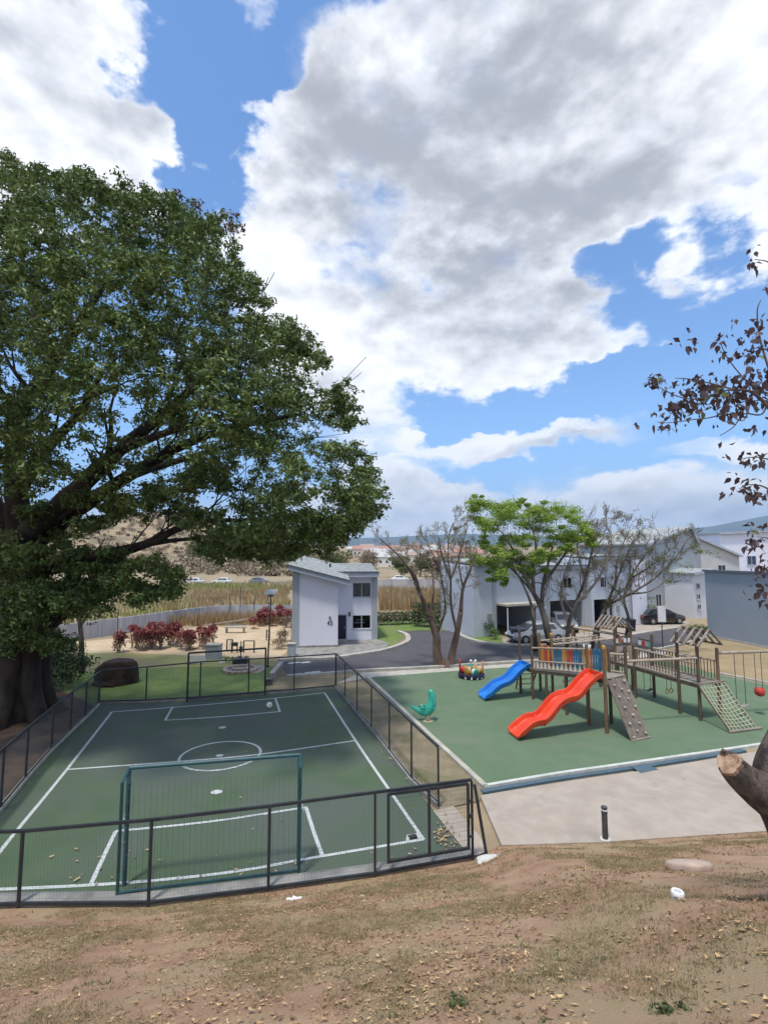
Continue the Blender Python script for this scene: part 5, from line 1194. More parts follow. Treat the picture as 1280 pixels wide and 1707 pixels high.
for i, (px, py, n, hh) in enumerate(((212, 1088, 5, 1.5), (236, 1086, 5, 1.6), (262, 1084, 5, 1.7), (288, 1082, 5, 1.6), (312, 1086, 4, 1.2), (334, 1084, 4, 1.35), (428, 1050, 3, 1.1), (448, 1046, 4, 1.5), (466, 1046, 4, 1.7), (478, 1050, 3, 1.5))):
    lab = ['leftmost red leaved shrub of the long bed beyond the lawn', 'red leaved shrub second from the left in the long bed', 'tall red leaved shrub in the middle of the long bed', 'red leaved shrub right of the middle of the long bed', 'low fading red shrub with gaps in the long bed', 'rightmost deep red shrub of the long bed by the stone block',
           'small red shrub left of the solar lamp post', 'red shrub just behind the solar lamp post', 'red shrub between the solar lamp and the small house', 'red shrub touching the corner of the small house'][i]
    b = G(px, py-4); pts = [Vector((b.x+rg.uniform(-.6, .6), b.y+rg.uniform(-.8, .8), hh*rg.uniform(.55, .9))) for _ in range(n)]
    t = shrub('cordyline_shrub', lab, pts, .42, 'cordy', 46, .34, 100+i, group='red leaved shrubs', up=-.1, aspect=.26)
    leaf_cloud('faded_leaves', [(p.x, p.y, p.z*.45) for p in pts], [.45]*len(pts), 40, .28, M['cordy2'], t, seed=120+i, aspect=.26, up=.0)
shrub('shrub', 'dark bush in the shade under the fig tree', [gz(G(70, 1140), .7), gz(G(100, 1136), .8), gz(G(45, 1150), .9), gz(G(85, 1128), 1.0), gz(G(118, 1130), .5)], .95, 'hedge', 150, .15, 140)
shrub('shrub', 'tall dark shrub between the fig trunk and the slim young tree', [gz(G(92, 1146), 1.3), gz(G(108, 1142), 1.7), gz(G(120, 1146), 1.0), gz(G(100, 1150), .6)], .8, 'hedge', 200, .15, 142)
shrub('shrub', 'dry brown bush leaning on the left wall of the small house', [gz(G(470, 1078), .8), gz(G(476, 1070), 1.4), gz(G(464, 1082), .4)], .6, 'scrub', 130, .12, 141)

# ------------------------------------------------------------------ timber play structure
E1 = Vector((.92, .39, 0)).normalized(); E2 = Vector((-.30, .954, 0)).normalized()
PB = G(1011.5, 1223); PC = G(1047, 1211); PL = G(982, 1210); PK = G(1019, 1206)
PA = G(888.5, 1166); PA2 = G(921.6, 1161); PA3 = G(868, 1156); PA4 = G(901, 1153)
Q1 = G(1060, 1164); Q2 = G(1091, 1163); Q3 = G(1028, 1154); Q4 = G(1055, 1151); Q5 = G(1001, 1146); Q6 = G(1030, 1144)
RD = G(1134, 1190.5); RF = G(1168, 1202); RG = G(1167, 1187); RE = G(1201, 1197)
ZT, ZA, ZB = 1.85, 1.28, 1.36
PLAY = thing('play_structure', 'timber climbing structure with raised decks, bridges and slatted roofs on the green rubber', 'play structure', (9.5, 19.5, 0))
def post(p, top, m='post', r=.062, z0=-.02):
    mb = MB(); mb.tube([gz(p, z0), gz(p, top-.03), gz(p, top)], [r, r*.97, r*.8], 12); return mb.build('post', M[m], PLAY)
for p, ty, m in ((PB, 1077, 'brown'), (PC, 1077, 'post'), (PL, 1074, 'brown'), (PK, 1080, 'post'), (PA, 1058, 'post'), (PA2, 1056, 'brown'), (PA3, 1049, 'post'), (PA4, 1055, 'brown'),
                 (Q1, 1075, 'post'), (Q2, 1058, 'post'), (Q3, 1030, 'brown'), (Q4, 1047, 'brown'), (Q5, 1038, 'post'), (Q6, 1040, 'post'), (RD, 1053, 'post'), (RF, 1073, 'post'), (RG, 1058, 'post'), (RE, 1080, 'brown')):
    post(p, P(0, ty, p.y).z, m)
cap = MB()
for p, ty in ((PA2, 1056), (PB, 1077)): cap.lathe(gz(p, P(0, ty, p.y).z-.11), [(.068, 0), (.07, .10), (.04, .13)], 12)
cap.build('post_cap', M['pyel'], PLAY)
for p, q in ((PL, PA), (PK, PA2)):           # props beneath the ramp bridge
    for f in (.36, .72):
        c = p.lerp(q, f); post(c, ZT+(ZA-ZT)*f-.02, 'post', .055)
def deck(a, b, c, d, za, zb, n, over=.04):   # planks across a-b, laid from a-b to d-c
    pw = ((d-a).length)/n
    for k in range(n):
        f0, f1 = (k+.04)/n, (k+.96)/n
        p, q = a.lerp(d, (f0+f1)/2), b.lerp(c, (f0+f1)/2); z = za+(zb-za)*(f0+f1)/2+random.uniform(-.004, .004)
        e = (q-p).normalized()*over
        mb = MB(); mb.beam(gz(p-e, z), gz(q+e, z), pw*.93, .035); mb.build('plank', M['plank'], PLAY)
    mb = MB()
    for p, q in ((a, d), (b, c)): mb.beam(gz(p, za-.085), gz(q, zb-.085), .06, .13)
    mb.build('deck_joist', M['post'], PLAY)
deck(PB, PC, PK, PL, ZT, ZT, 8)
deck(PA, PA2, PA4, PA3, ZA, ZA, 8)
deck(PL, PK, PA2, PA, ZT-.02, ZA, 26)
deck(RF, RE, RG, RD, ZB, ZB, 8)
deck(RD, RG, Q2, Q1, ZB, ZB, 18)
deck(Q1, Q2, Q4, Q3, ZB, ZB, 7)
deck(Q3, Q4, Q6, Q5, ZB+.02, ZB+.02, 8)
def railing(p, q, zp, zq, n, low=.12, high=.85, m='rail', bm='post', br=.017):
    mb = MB(); mb.tube([gz(p, zp+high), gz(q, zq+high)], .042, 8); mb.build('handrail', M[m], PLAY)
    mb = MB(); mb.tube([gz(p, zp+low), gz(q, zq+low)], .034, 8); mb.build('lower_rail', M[m], PLAY)
    for k in range(1, n):
        f = k/n; c = p.lerp(q, f); z = zp+(zq-zp)*f
        mb = MB(); mb.tube([gz(c, z+low), gz(c, z+high)], br, 6, False); mb.build('baluster', M[bm], PLAY)
def picket_panel(p, q, zp, zq, cols, w=.088, low=.08, high=.80):
    n = len(cols)
    for k, c in enumerate(cols):
        f = (k+.5)/n; a = p.lerp(q, f); z = zp+(zq-zp)*f; d = (q-p).normalized()*w*.5
        o = [gz(a-d, z+low), gz(a+d, z+low), gz(a+d, z+high-.05), gz(a, z+high+.02), gz(a-d, z+high-.05)]
        mb = MB(); mb.extrude(o, Vector((-d.y, d.x, 0)).normalized()*.024); mb.build('picket', M[c], PLAY)
    mb = MB()
    for h in (low+.1, high-.16): mb.beam(gz(p, zp+h), gz(q, zq+h), .03, .06)
    mb.build('picket_rail', M['post'], PLAY)
# ramp bridge: balusters low down on the near side, coloured pickets on the far side
railing(PL, PA, ZT, ZA, 2, .36, .92)
mb = MB(); mb.tube([gz(PL, ZT+.06), gz(PA, ZA+.06)], .034, 8); mb.build('lower_rail', M['rail'], PLAY)
for k in range(1, 26):
    f = k/26; c = PL.lerp(PA, f); z = ZT+(ZA-ZT)*f
    mb = MB(); mb.tube([gz(c, z+.06), gz(c, z+.36)], .02, 6, False); mb.build('baluster', M['white' if k % 2 else 'post'], PLAY)
picket_panel(PK, PA2, ZT, ZA, ['pyel', 'pyel', 'pblue', 'pblue', 'pblue', 'pblue', 'porange', 'pyel', 'porange', 'pyel', 'pblue', 'pblue', 'pblue', 'pblue', 'pred', 'pred', 'porange', 'pyel', 'pyel', 'pblue', 'pblue', 'pblue', 'pblue', 'pyel'], .105, .06, .86)
picket_panel(PA2, PA4, ZA, ZA, ['pred', 'pyel', 'pred', 'porange', 'pyel', 'porange'], .12, .06, .9)
railing(PC, PK, ZT, ZT, 5, .08, .72)
# beam from the tall tower to the far roofed tower
mb = MB(); mb.tube([gz(PC, 2.34), gz(RF, 2.34)], .05, 10); mb.build('balance_beam', M['rail'], PLAY)
railing(RD, Q1, ZB, ZB, 15, .05, .80, br=.02); railing(RG, Q2, ZB, ZB, 15, .05, .80, br=.02); railing(RG, RE, ZB, ZB, 6, .05, .80)
railing(RF, RD, ZB, ZB, 2, .75, .96)
mb = MB(); a = gz(RF, ZB+.02)-E1*.12-E2*.05; b = gz(RE, ZB+.02)+E1*.3-E2*.05; mb.beam(a, b, .11, .08); mb.build('sill_beam', M['plank'], PLAY)
# roofs of spaced slats on both slopes
def roof(c, z_eave, z_ridge, along, across, L, W, n):
    along, across = along.normalized(), across.normalized()
    mb = MB(); mb.beam(gz(c, z_ridge-.06)-along*L*.5, gz(c, z_ridge-.06)+along*L*.5, .05, .08); mb.build('ridge_beam', M['post'], PLAY)
    for sgn in (-1, 1):
        mb = MB(); e = gz(c+across*sgn*W*.5*.86, z_eave+.03); mb.beam(e-along*L*.5, e+along*L*.5, .05, .07); mb.build('eave_beam', M['post'], PLAY)
        for k in range(n):
            o = along*(k/(n-1)-.5)*L*.96
            p = gz(c+o+across*sgn*.01, z_ridge+.01); q = gz(c+o+across*sgn*W*.5, z_eave)
            mb = MB(); mb.beam(p, q, .095, .04); mb.build('roof_slat', M['slat'], PLAY)
rc = (RD+RF+RG+RE)/4
roof(rc+Vector((-.02, 0, 0)), 2.80, 3.40, RF-RD, RE-RF, 1.2, 1.30, 5)
tc_ = (Q3+Q4+Q5+Q6)/4
roof(tc_+Vector((-.08, 0, 0)), 2.82, 3.38, Q4-Q6, Q4-Q3, 1.1, 1.2, 6)
# panels of the roofed back tower: little coloured tiles under a rail, and a plywood arch
for p, q, z, cols in ((Q3, Q4, 2.14, ['white', 'porange', 'white', 'white']), (Q4.lerp(Q2, .35), Q2, 2.10, ['white', 'pred', 'hold', 'tealp']), (Q6, Q4, 2.2, ['pred', 'white', 'pblue'])):
    mb = MB(); mb.beam(gz(p, z), gz(q, z), .03, .06); mb.beam(gz(p, z+.34), gz(q, z+.34), .03, .06); mb.build('tile_frame', M['post'], PLAY)
    n = len(cols)
    for k, cc in enumerate(cols):
        a = p.lerp(q, (k+.5)/n); mb = MB(); d = (q-p).normalized()
        mb.beam(gz(a, z+.17)-d*.07, gz(a, z+.17)+d*.07, .03, .20); mb.build('tile', M[cc], PLAY)
def arch(p, q, z0, h):
    d = (q-p); w = d.length; d.normalize(); o = [p+d*0, p+d*w]
    pts = [gz(p, z0), gz(p, z0+h), gz(p+d*w, z0+h), gz(p+d*w, z0)]
    r = w*.30; c = p+d*w*.5
    pts += [gz(c+d*r, z0)]+[gz(c+d*r*math.cos(t), z0+h*.34+r*math.sin(t)) for t in np.linspace(0, math.pi, 10)]+[gz(c-d*r, z0)]
    mb = MB(); mb.extrude(pts, Vector((-d.y, d.x, 0))*.03); mb.build('arch_panel', M['rail'], PLAY)
arch(Q4.lerp(Q2, .15)+E2*.02, Q2+E2*.02, ZB+.03, .62); arch(Q3-E2*.05, Q4-E2*.05, ZB+.03, .66)
# horizontal ladder of monkey bars
ma, mb_, mc, md_ = gz(PA4, 2.30), gz(PA2, 2.26), gz(Q5, 2.44), gz(Q3, 2.42)
for p, q in ((ma, mc), (mb_, md_)):
    mb = MB(); mb.tube([p, q], .042, 8); mb.build('monkey_rail', M['rail'], PLAY)
for k in range(1, 11):
    f = k/11; mb = MB(); mb.tube([ma.lerp(mc, f), mb_.lerp(md_, f)], .02, 6); mb.build('monkey_rung', M['rail'], PLAY)
# ladder at the blue slide tower
la, lb = gz(PA3, ZA)+E2*.05, gz(PA4, ZA)+E2*.05; fa, fb_ = G(860, 1148.5), G(885, 1148.5)
for p, q in ((la, fa), (lb, fb_)):
    mb = MB(); mb.tube([p, q], .035, 8); mb.build('ladder_side', M['post'], PLAY)
for k in range(1, 5):
    f = k/5; mb = MB(); mb.tube([la.lerp(fa, f), lb.lerp(fb_, f)], .022, 6); mb.build('rung', M['post'], PLAY)
# climbing ramp with holds
wa, wb = gz(PB, ZT-.03)-E2*.03, gz(PC, ZT-.03)-E2*.03; wc, wd = G(1082.5, 1230.5), G(1053, 1236.5)
wa = wa+E1*.09; wb = wb-E1*.06
nplank = 5
for k in range(nplank):
    f0, f1 = k/nplank+.006, (k+1)/nplank-.006
    poly = [wa.lerp(wb, f0), wa.lerp(wb, f1), wd.lerp(wc, f1), wd.lerp(wc, f0)]
    nn = (poly[1]-poly[0]).cross(poly[3]-poly[0]).normalized(); nn = nn if nn.z < 0 else -nn
    mb = MB(); mb.extrude(poly, nn*.035); mb.build('ramp_board', M['rampb'], PLAY)
nrm = (wb-wa).cross(wd-wa).normalized(); nrm = nrm if nrm.z > 0 else -nrm
for fx, fy in ((.2, .10), (.78, .07), (.5, .19), (.82, .25), (.22, .30), (.64, .36), (.30, .48), (.85, .50), (.55, .62), (.22, .74), (.72, .76), (.45, .86), (.15, .95), (.86, .92)):
    p = wa.lerp(wb, fx).lerp(wd.lerp(wc, fx), fy)+nrm*.02
    x, y, _ = frame(nrm); s = random.uniform(.04, .058); rings = []
    for h, r in ((-.02, 1), (.02, 1.05), (.05, .8), (.065, .35)): rings.append([p+nrm*h+(x*math.cos(t)*random.uniform(.85, 1.15)+y*math.sin(t))*r*s for t in np.linspace(0, 2*math.pi, 8)[:-1]])
    mb = MB(); mb.loft(rings); mb.build('climbing_hold', M['hold'], PLAY, smooth=True)
mb = MB(); mb.beam(wd+nrm*.03+UP*.01, wc+nrm*.03+UP*.01, .07, .07); mb.build('foot_beam', M['plank'], PLAY)
# rope net on its slanting frame
na_, nb_ = gz(RF, ZB-.02)-E1*.10-E2*.07, gz(RE, ZB-.02)+E1*.22-E2*.07; nc_, nd_ = G(1262, 1214.5, .05), G(1217, 1220.5, .05)
for p, q in ((na_, nd_), (nb_, nc_)):
    mb = MB(); mb.tube([p-UP*.05, q], .03, 8); mb.build('net_pole', M['post'], PLAY)
mb = MB(); mb.tube([nd_-(nc_-nd_).normalized()*.05, nc_+(nc_-nd_).normalized()*.2], .045, 8); mb.build('net_foot_pole', M['plank'], PLAY)
for k in range(8):
    f = .02+.96*k/7; pts = [na_.lerp(nb_, f).lerp(nd_.lerp(nc_, f), t)+UP*(.03-.12*math.sin(math.pi*t)*math.sin(math.pi*f))+E1*.012*math.sin(9*t+k) for t in np.linspace(0, 1, 10)]
    mb = MB(); mb.tube(pts, .014, 5, False); mb.build('net_rope', M['rope'], PLAY, smooth=True)
for k in range(1, 12):
    t = k/12; pts = [na_.lerp(nb_, f).lerp(nd_.lerp(nc_, f), t)+UP*(.03-.12*math.sin(math.pi*t)*math.sin(math.pi*f)) for f in np.linspace(.02, .98, 9)]
    mb = MB(); mb.tube(pts, .013, 5, False); mb.build('net_rope', M['rope'], PLAY, smooth=True)

# ------------------------------------------------------------------ slides (each can be unbolted from its deck)
def slide(label, m, top, z0, foot, waves, width=.70):
    d = (foot-top); d.z = 0; L = d.length; d.normalize(); s = Vector((-d.y, d.x, 0))
    root = thing('wave_slide', label, 'slide', foot)
    prof = [(-.52, .19), (-.50, .215), (-.45, .205), (-.40, .07), (-.27, .015), (0, .0), (.27, .015), (.40, .07), (.45, .205), (.50, .215), (.52, .19), (.47, .03), (.34, -.045), (0, -.06), (-.34, -.045), (-.47, .03)]
    n = 56; cl = []
    for i in range(n+1):
        t = i/n; ramp = 1-t
        e = t-.015
        z = z0*(1-t)**1.06+.11*z0*.5*math.sin(2*math.pi*waves*t+.5)*min(1, t*6)*min(1, (1-t)*4)
        if t > .82: z = max(z, .0)*1.0
        zz = z*(1-max(0, (t-.80)/.2)**2*.4)+.10*max(0, (t-.7)/.3)**1.5
        if t < .06: zz = z0+.02
        cl.append(top+d*L*t+UP*zz)
    for _ in range(2):
        cl = [cl[0]]+[(cl[i-1]+cl[i]*2+cl[i+1])/4 for i in range(1, n)]+[cl[-1]]
    rings = []
    for i, p in enumerate(cl):
        tn = (cl[min(i+1, n)]-cl[max(i-1, 0)]).normalized(); u = s.cross(tn)
        if u.z < 0: u = -u
        t = i/n; k = 1.0
        if t > .93: k = 1-((t-.93)/.07)**2*.55
        rings.append([p+s*a*width*(1.0+.10*(t > .9)*(t-.9)*4)+u*(h*k if h > .06 else h) for a, h in prof])
    mb = MB(); mb.loft(rings); mb.build('chute', m, root, smooth=True, sharp=38)
    for c_ in (.34, .68):                      # moulded collars where the sections join
        i0 = int(n*c_); cr_ = []
        for i in (i0, i0+1):
            p = cl[i]; tn = (cl[i+1]-cl[i-1]).normalized(); u = s.cross(tn); u = u if u.z > 0 else -u
            cr_.append([p+s*a*width*1.03+u*(h+(.004 if h > .1 else -.018)) for a, h in prof if h < .02 or abs(a) > .46])
        mb = MB(); mb.loft(cr_); mb.build('joint_collar', m, root)
    mb = MB(); q = cl[-4]-UP*.06; mb.tube([q, gz(q, 0)], .03, 8); mb.tube([cl[int(n*.9)]-UP*.06, gz(cl[int(n*.9)], 0)], .03, 8); mb.build('support_foot', M['rail'], root)
    mb = MB()
    mb.beam(cl[0]-s*width*.5+UP*.12-d*.02, cl[0]+s*width*.5+UP*.12-d*.02, .03, .16); mb.build('mounting_flange', m, root)
    return root
slide('orange red wavy plastic slide running down from the tall tower', M['red'], PL.lerp(PB, .52)-E1*.02, ZT, gz(G(856, 1230), 0), 2.6, .78)
slide('bright blue wavy plastic slide on the low tower', M['blue'], PA.lerp(PA3, .5)-E1*.02, ZA, gz(G(803, 1166), 0), 1.75, .78)

# ------------------------------------------------------------------ swings
def beam_end_frame(root, p, z, axis):
    side = Vector((-axis.y, axis.x, 0)).normalized()
    for s in (-1, 1):
        mb = MB(); mb.tube([p+side*s*.8-UP*.02, gz(p, z+.12)-side*s*.06], .06, 10); mb.build('leg', M['brown'], root)
sb0, sb1 = gz(RE, 2.46), Vector((18.1, 20.3, 2.46))
SW = thing('swing_set', 'long timber swing beam reaching right from the net tower', 'swing set', gz(sb1, 0), 'swing sets')
mb = MB(); mb.tube([sb0, sb1], .062, 10); mb.build('beam', M['rail'], SW); beam_end_frame(SW, gz(sb1, 0), 2.46, sb1-sb0)
def on_beam(px):
    lo, hi = 0, 1
    for _ in range(40):
        f = (lo+hi)/2; p = sb0.lerp(sb1, f)
        v = p-Vector((0, 0, EYE)); x = 640+FPX*v.x/(v.y*math.cos(PITCH)+v.z*math.sin(PITCH))
        if x < px: lo = f
        else: hi = f
    return sb0.lerp(sb1, lo)
p, q = on_beam(1223), on_beam(1238)
w1 = thing('swing', 'rope swing with a flat black seat nearest the net tower', 'swing', gz(p.lerp(q, .5), .4), 'swings')
for a in (p, q):
    mb = MB(); mb.tube([a, gz(a, .42)], .012, 6); mb.build('rope', M['lampdark'], w1)
mb = MB(); mb.loft([[gz(p.lerp(q, f), .42-.05*math.sin(math.pi*f))+E2*y+UP*z for y, z in ((-.09, 0), (.09, 0), (.09, .03), (-.09, .03))] for f in np.linspace(-.15, 1.15, 9)]); mb.build('seat', M['greyc'], w1)
p, q = on_beam(1256.5), on_beam(1267)
w2 = thing('swing', 'red bucket swing seat hanging near the right edge', 'swing', gz(p.lerp(q, .5), .45), 'swings')
for a in (p, q):
    mb = MB(); mb.tube([a, gz(a, .98)], .011, 6); mb.build('rope', M['lampdark'], w2)
c = gz(p.lerp(q, .5), .74)
mb = MB(); mb.lathe(c, [(.08, 0), (.15, .05), (.18, .15), (.17, .30), (.15, .30), (.14, .17), (.10, .08), (.02, .06)], 14); mb.build('bucket', M['pred'], w2, smooth=True)
mb = MB(); mb.tube([c+Vector((-.17, 0, .26)), c+Vector((.17, 0, .26))], .03, 8); mb.build('front_bar', M['pred'], w2)
# beam going back from the roofed tower to its own leg frame
bb0 = gz(Q3, 2.62); bb1 = P(955, 1046, 25.0)
SW2 = thing('swing_set', 'pale timber swing beam behind the monkey bars with a leaning leg frame', 'swing set', gz(bb1, 0), 'swing sets')
mb = MB(); mb.tube([bb0, bb1], .06, 10); mb.build('beam', M['rail'], SW2); beam_end_frame(SW2, gz(bb1, 0), bb1.z, bb1-bb0)
s3 = bb0.lerp(bb1, .66); w3 = thing('swing', 'white bucket swing hanging behind the monkey bars', 'swing', gz(s3, .6), 'swings')
for k in (-.14, .14):
    mb = MB(); a = s3+(bb1-bb0).normalized()*k; mb.tube([a, gz(a, 1.9)], .01, 6); mb.build('rope', M['lampdark'], w3)
mb = MB(); mb.lathe(gz(s3, 1.62), [(.10, 0), (.17, .06), (.19, .3), (.16, .3), (.13, .1)], 12); mb.build('bucket', M['white'], w3, smooth=True)
# seats hung beneath the bridge
c = Q1.lerp(Q2, .4)-E2*.25; w4 = thing('swing', 'small dark swing seat hung under the plank bridge', 'swing', gz(c, .35), 'swings')
for k in (-.2, .2):
    mb = MB(); mb.tube([gz(c+E1*k, ZB-.1), gz(c+E1*k, .42)], .012, 6); mb.build('rope', M['lampdark'], w4)
mb = MB(); mb.loft([[gz(c+E1*x, .36+.25*x*x*4)+E2*y+UP*z for y, z in ((-.08, 0), (.08, 0), (.08, .025), (-.08, .025))] for x in np.linspace(-.25, .25, 9)]); mb.build('seat', M['lampdark'], w4)
c = Q1.lerp(RD, .62)+E1*.45; w5 = thing('trapeze_rings', 'pair of small yellow rings hung under the plank bridge', 'rings', gz(c, .5))
for k in (-.13, .13):
    mb = MB(); mb.tube([gz(c+E1*k, ZB-.1), gz(c+E1*k, .72)], .01, 6); mb.build('rope', M['lampdark'], w5)
    mb = MB(); mb.tube([gz(c+E1*k, .62)+E1*.09*math.cos(t)+UP*.09*math.sin(t) for t in np.linspace(0, 2*math.pi, 15)], .018, 6); mb.build('ring', M['pyel'], w5)

# ------------------------------------------------------------------ teal bird spring rider
bp = G(713, 1202)
B = thing('spring_rider', 'teal bird shaped spring rider standing alone near the court fence', 'spring rider', bp)
k_ = 18.4/FPX
def bpt(px, py): return bp+Vector(((px-713)*k_, 0, (1202-py)*k_))
path = catmull([bpt(682, 1176.5), bpt(690, 1181), bpt(699, 1186), bpt(708, 1188), bpt(716, 1183), bpt(720, 1174), bpt(720.5, 1164), bpt(719, 1156), bpt(717.5, 1151)], 5)
rad = np.interp(np.linspace(0, 1, len(path)), [0, .12, .30, .45, .56, .68, .80, .92, 1], [.018, .06, .13, .18, .19, .15, .12, .10, .03])
rings = []
for i, p in enumerate(path):
    tn = (path[min(i+1, len(path)-1)]-path[max(i-1, 0)]).normalized(); y = Vector((0, 1, 0)); x = tn.cross(y).normalized()
    rings.append([p+x*math.cos(t)*rad[i]+y*math.sin(t)*rad[i]*.72 for t in np.linspace(0, 2*math.pi, 15)[:-1]])
mb = MB(); mb.loft(rings); mb.build('bird_body', M['tealp'], B, smooth=True)
mb = MB()
for sy in (-1, 1):
    mb.loft([[bpt(706+dx, 1180+dz)+Vector((0, sy*(.115+.03*math.sin(f)), 0))+Vector((.13*s*math.cos(t), 0, .07*s*math.sin(t))) for t in np.linspace(0, 2*math.pi, 9)[:-1]] for dx, dz, s, f in ((-2, 0, 1, 0), (-3, -.5, .8, 1.5), (-5, -1, .3, 1.5))])
mb.build('wing', M['tealp'], B, smooth=True)
mb = MB(); mb.tube([bpt(719.5, 1160)+Vector((0, -.24, 0)), bpt(719.5, 1160)+Vector((0, .24, 0))], .022, 8); mb.build('handle', M['tealp'], B)
mb = MB(); mb.tube([bpt(724, 1180)+Vector((0, -.26, 0)), bpt(722, 1181), bpt(724, 1180)+Vector((0, .26, 0))], .028, 8); mb.build('foot_rest', M['tealp'], B)
mb = MB(); mb.tube([bpt(722, 1158), bpt(724.5, 1160), bpt(725.5, 1163)], [.06, .04, .01], 8); mb.build('beak', M['tealp'], B, smooth=True)
mb = MB(); mb.tube([bp+Vector((.09*math.cos(t), .09*math.sin(t), .02+.16*t/(2*math.pi*2.5)*1.3)) for t in np.linspace(0, 2*math.pi*3.0, 60)], .018, 6); mb.build('spring', M['rail'], B, smooth=True)
mb = MB(); mb.lathe(bp-Vector((0, 0, .01)), [(.20, 0), (.20, .03), (.05, .04)], 14); mb.build('base_plate', M['stone'], B)

# ------------------------------------------------------------------ small roundabout with coloured seats
mp = G(785.5, 1129.5)
MG = thing('roundabout', 'small roundabout with red, yellow and tan seats beside the kerb', 'roundabout', mp)
mb = MB(); mb.lathe(mp, [(.50, .04), (.64, .06), (.68, .10), (.68, .20), (.62, .22)], 24); mb.build('platform', M['navy'], MG)
mb = MB(); mb.lathe(mp, [(.30, .0), (.30, .06)], 16); mb.build('bearing', M['lampdark'], MG)
mb = MB(); mb.tube([mp+UP*.2, mp+UP*.80], .035, 10); mb.build('centre_pole', M['white'], MG)
mb = MB(); mb.tube([mp+UP*.62+Vector((.17*math.cos(t), .17*math.sin(t), 0)) for t in np.linspace(0, 2*math.pi, 19)], .022, 6); mb.build('wheel', M['tealp'], MG)
def mseat(ang, m, h, m2, name):
    c = mp+Vector((.40*math.cos(ang), .40*math.sin(ang), .21)); out = Vector((math.cos(ang), math.sin(ang), 0)); sd = Vector((-out.y, out.x, 0))
    mb = MB(); rings = []
    for z, a, b in ((0, .15, .10), (.14, .16, .13), (.24, .15, .13), (.30, .08, .09)): rings.append([c+sd*a*math.cos(t)+out*b*math.sin(t)+UP*z for t in np.linspace(0, 2*math.pi, 13)[:-1]])
    mb.loft(rings); mb.build('seat', m2, MG, smooth=True)
    mb = MB(); rings = []
    for z, a, b, o in ((0, .12, .05, .16), (.2, .13, .05, .17), (h*.6, .13, .05, .18), (h*.85, .11, .05, .18), (h, .05, .03, .18)): rings.append([c+out*o+sd*a*math.cos(t)+out*b*math.sin(t)+UP*z for t in np.linspace(0, 2*math.pi, 13)[:-1]])
    mb.loft(rings); mb.build(name, m, MG, smooth=True)
mseat(R(170), M['pred'], .72, M['pred'], 'seat_back'); mseat(R(235), M['pyel'], .46, M['pyel'], 'seat_back')
mseat(R(285), M['tealp'], .36, M['white'], 'seat_back'); mseat(R(345), mat('tan_plastic', (.48, .28, .13)), .66, M['pyel'], 'seat_back'); mseat(R(60), mat('cream_plastic', (.6, .5, .36)), .52, M['pyel'], 'seat_back')
mb = MB()
for k in range(5):
    t = R(235+k*26); q = mp+Vector((.66*math.cos(t), .66*math.sin(t), .10)); mb.box(q, (.09, .03, .12), t+math.pi/2)
mb.build('white_trim', M['white'], MG)
for k in (.20, -.03):
    mb = MB(); a = mp+Vector((k, -.12, .72)); mb.lathe(a+Vector((.0, 0, .06)), [(.015, 0), (.06, .03), (.075, .08), (.05, .13), (.01, .15)], 10)
    mb.build('white_knob', M['white'], MG, smooth=True)

# ------------------------------------------------------------------ lamp, signs, bins and garden things
def solar_lamp():
    p = G(446, 1111); t = thing('solar_lamp', 'tall slim lamp post with a flat white solar panel left of the small house', 'lamp post', p)
    H = P(450, 990, p.y).z
    mb = MB(); mb.tube([p-UP*.05, p+Vector((.06, 0, H*.5)), p+Vector((.12, 0, H))], [.05, .042, .036], 8); mb.build('pole', M['metal'], t)
    mb = MB(); mb.lathe(p-UP*.02, [(.10, 0), (.10, .05), (.06, .08)], 10); mb.build('base_flange', M['metal'], t)
    c = p+Vector((.12, 0, H)); mb = MB(); mb.extrude([c+Vector((-.34, -.22, -.02)), c+Vector((.34, -.22, -.02)), c+Vector((.34, .22, .20)), c+Vector((-.34, .22, .20))], (0, .02, .045)); pn = mb.build('solar_panel', M['kerbw'], t)
    mb = MB(); mb.box(c+Vector((0, -.1, -.10)), (.30, .22, .09)); mb.build('lamp_head', M['lampdark'], t)
solar_lamp()
def bollard():
    p = G(1009, 1403); p.z = SL*0+.02; t = thing('bollard_light', 'short dark cylindrical bollard light at the edge of the concrete slab', 'bollard light', p)
    H = P(1009, 1345, p.y).z-p.z
    mb = MB(); mb.lathe(p, [(.115, -.02), (.115, .035), (.10, .045)], 18); mb.build('base_ring', M['kerbw'], t)
    mb = MB(); mb.tube([p+UP*.04, p+UP*(H-.14)], .062, 18); mb.build('column', M['lampdark'], t)
    for k in range(3):
        mb = MB(); z = H-.135+k*.045; mb.lathe(p+UP*z, [(.052, 0), (.052, .012), (.068, .014), (.068, .030), (.05, .034)], 18); mb.build('louvre', M['white' if k == 1 else 'lampdark'], t)
    mb = MB(); mb.lathe(p+UP*(H-.02), [(.066, 0), (.066, .018), (.045, .028)], 18); mb.build('cap', M['lampdark'], t)
bollard()
